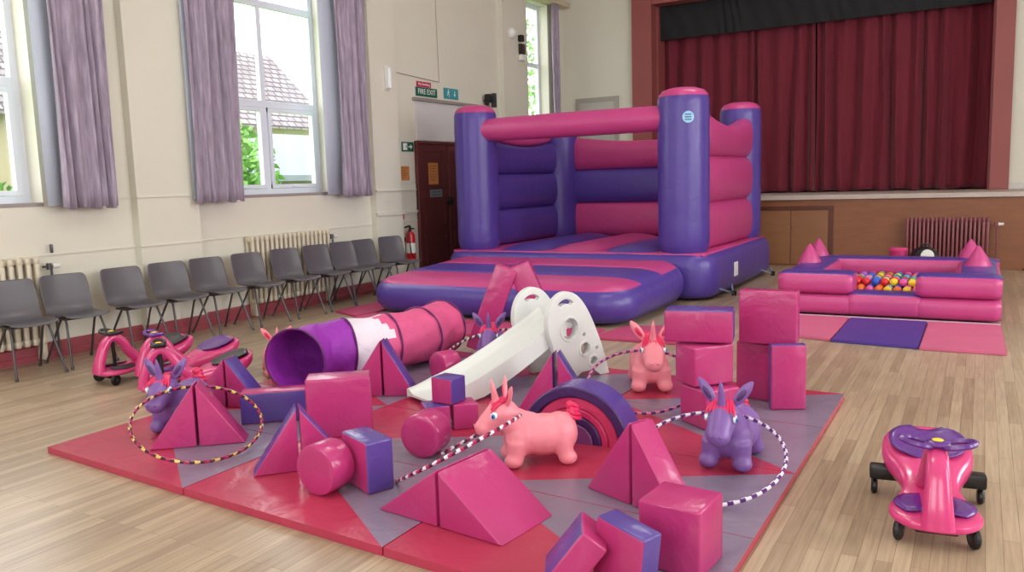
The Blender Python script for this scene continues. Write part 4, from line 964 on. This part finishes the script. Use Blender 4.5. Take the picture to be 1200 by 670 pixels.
# ================================================================== BALL PIT
bp = thing('ball_pit', 'low square inflatable pink and purple ball pit with cone spikes', 'ball pit', (0, 0, 0))
PX0, PX1, PY0, PY1, PH = -1.86, .2, 8.9, 11.0, .47
WT = .42
def log(p0, p1, r, z0, z1, m_, name, n=24, top_m=None, sq=.55, seamz=None):
    """inflated wall bar with rounded square section; purple upper side"""
    p0, p1 = Vector((*p0, 0)), Vector((*p1, 0)); d_ = p1-p0; L = d_.length; d_.normalize(); nr = Vector((-d_.y, d_.x, 0)); rows = []; K = 28; hz = (z1-z0)/2; zc = (z0+z1)/2
    for j in range(n+1):
        g_ = j/n; e = 1-.16*max(0, 1-min(g_, 1-g_)*n/2.0)**2; row = []
        for i in range(K):
            a = 2*PI*(i+.5)/K; row.append(p0+d_*(L*g_)+nr*(r*e*sup(math.cos(a), sq))+Vector((0, 0, zc+hz*e*sup(math.sin(a), sq)*(1-.05*(abs(math.sin(a)) < .3)))))
        rows.append(row)
    return B().grid(rows, closed_v=True, capu=True, mf=lambda i, j: 1 if (top_m and K*.14 < (j+.5) < K*.36) else 0).build(name, [m_, top_m or m_], bp)
def stacked(p0, p1, name):
    log(p0, p1, WT/2, .02, .245, IPK, name); log(p0, p1, WT/2, .235, PH, IPK, name, top_m=IPU)
h = WT/2
stacked((PX0, PY0+h), (PX0+.74, PY0+h), 'front_wall'); stacked((PX1-.74, PY0+h), (PX1, PY0+h), 'front_wall')
log((PX0+.68, PY0+h), (PX1-.68, PY0+h), WT/2, .02, .27, IPK, 'entrance_step', top_m=IPU)
stacked((PX0, PY1-h), (PX1, PY1-h), 'rear_wall'); 
stacked((PX0+h, PY0+.38), (PX0+h, PY1-.38), 'side_wall'); stacked((PX1-h, PY0+.38), (PX1-h, PY1-.38), 'side_wall')
for x, y in ((-1.72, 9.98), (-1.76, 10.82), (-.01, 9.95), (-.09, 10.86)):
    if True:
        B().lathe([(.02, PH-.05), (.13, PH-.05), (.132, PH-.01), (.085, PH+.09), (.03, PH+.18), (.012, PH+.205), (0, PH+.21)], n=20, M=T(x, y, 0)).build('cone_spike', IPK, bp)
B().box(PX0+.3, PX1-.3, PY0+.3, PY1-.3, .012, .2, bev=.02).build('pit_floor', IPU, bp)
B().tube([(PX0, PY0+.02, .012), (PX1, PY0+.02, .012)], .012, 6).build('base_welt', mat('pale_piping', (205, 170, 190), .6), bp)
BC = [('red', (214, 40, 50)), ('green', (30, 170, 80)), ('blue', (40, 90, 200)), ('yellow', (240, 210, 50)), ('orange', (236, 110, 40)), ('light blue', (120, 160, 220)), ('pink', (226, 90, 160))]
protos = {}
rb = random.Random(12); n_ = 0; R_ = .044
spots = []
for lay in range(2):
    nx = 13 if lay == 0 else 8
    for i in range(nx):
        for j in range(nx):
            x = -.83+(i-(nx-1)/2)*.091+rb.uniform(-.003, .003); y = 9.95+(j-(nx-1)/2)*.091+rb.uniform(-.003, .003)
            z = .2+R_+lay*.068
            if lay == 1: y -= .1
            if abs(x+.83) < .6 and abs(y-9.95) < .6: spots.append((x, y, z))
spots = sorted(spots, key=lambda s: (s[1]-.0)-3*s[2])[:298]
for (x, y, z) in spots:
    k = rb.randrange(7); nm, c = BC[k]
    if k not in protos:
        o = B().ball((0, 0, 0), R_, u=14, v=9).build('play_ball', mat('ball_'+nm.replace(' ', '_'), c, .35)); protos[k] = o
        tag(o, '%s plastic ball lying among the others in the ball pit' % nm, 'ball', 'coloured balls in the ball pit')
    else: o = protos[k].copy(); COL.objects.link(o)
    o.location = (x, y, z)
# items behind the pit
u = thing('blower_fan', 'black and white air blower on floor behind ball pit', 'blower', (-.62, 11.8, 0), .3)
B().lathe([(0, -.1), (.15, -.1), (.17, -.07), (.17, .07), (.15, .1), (0, .1)], n=24, M=T(0, 0, .34) @ RX(PI/2)).box(-.1, .1, -.09, .09, 0, .22, bev=.02).build('housing', BLACK, u)
B().lathe([(0, 0), (.07, 0), (.08, .02), (.08, .04), (0, .05)], n=20, M=T(0, -.1, .4) @ RX(PI/2)).build('white_grille', WPL, u)
B().tube([(-.06, 0, .49), (-.05, 0, .54), (.05, 0, .54), (.06, 0, .49)], .012, 8).build('handle', BLACK, u)
u = thing('storage_tub', 'pink tub standing on the floor behind the ball pit', 'tub', (-.93, 11.8, 0))
B().lathe([(.0, 0), (.09, 0), (.11, .44), (.12, .46), (.1, .49), (.0, .5)], n=24).build('tub_body', CPK, u); B().lathe([(.11, .445), (.125, .45), (.125, .47), (.11, .475)], n=24, cap=False).build('rim', CPK, u)
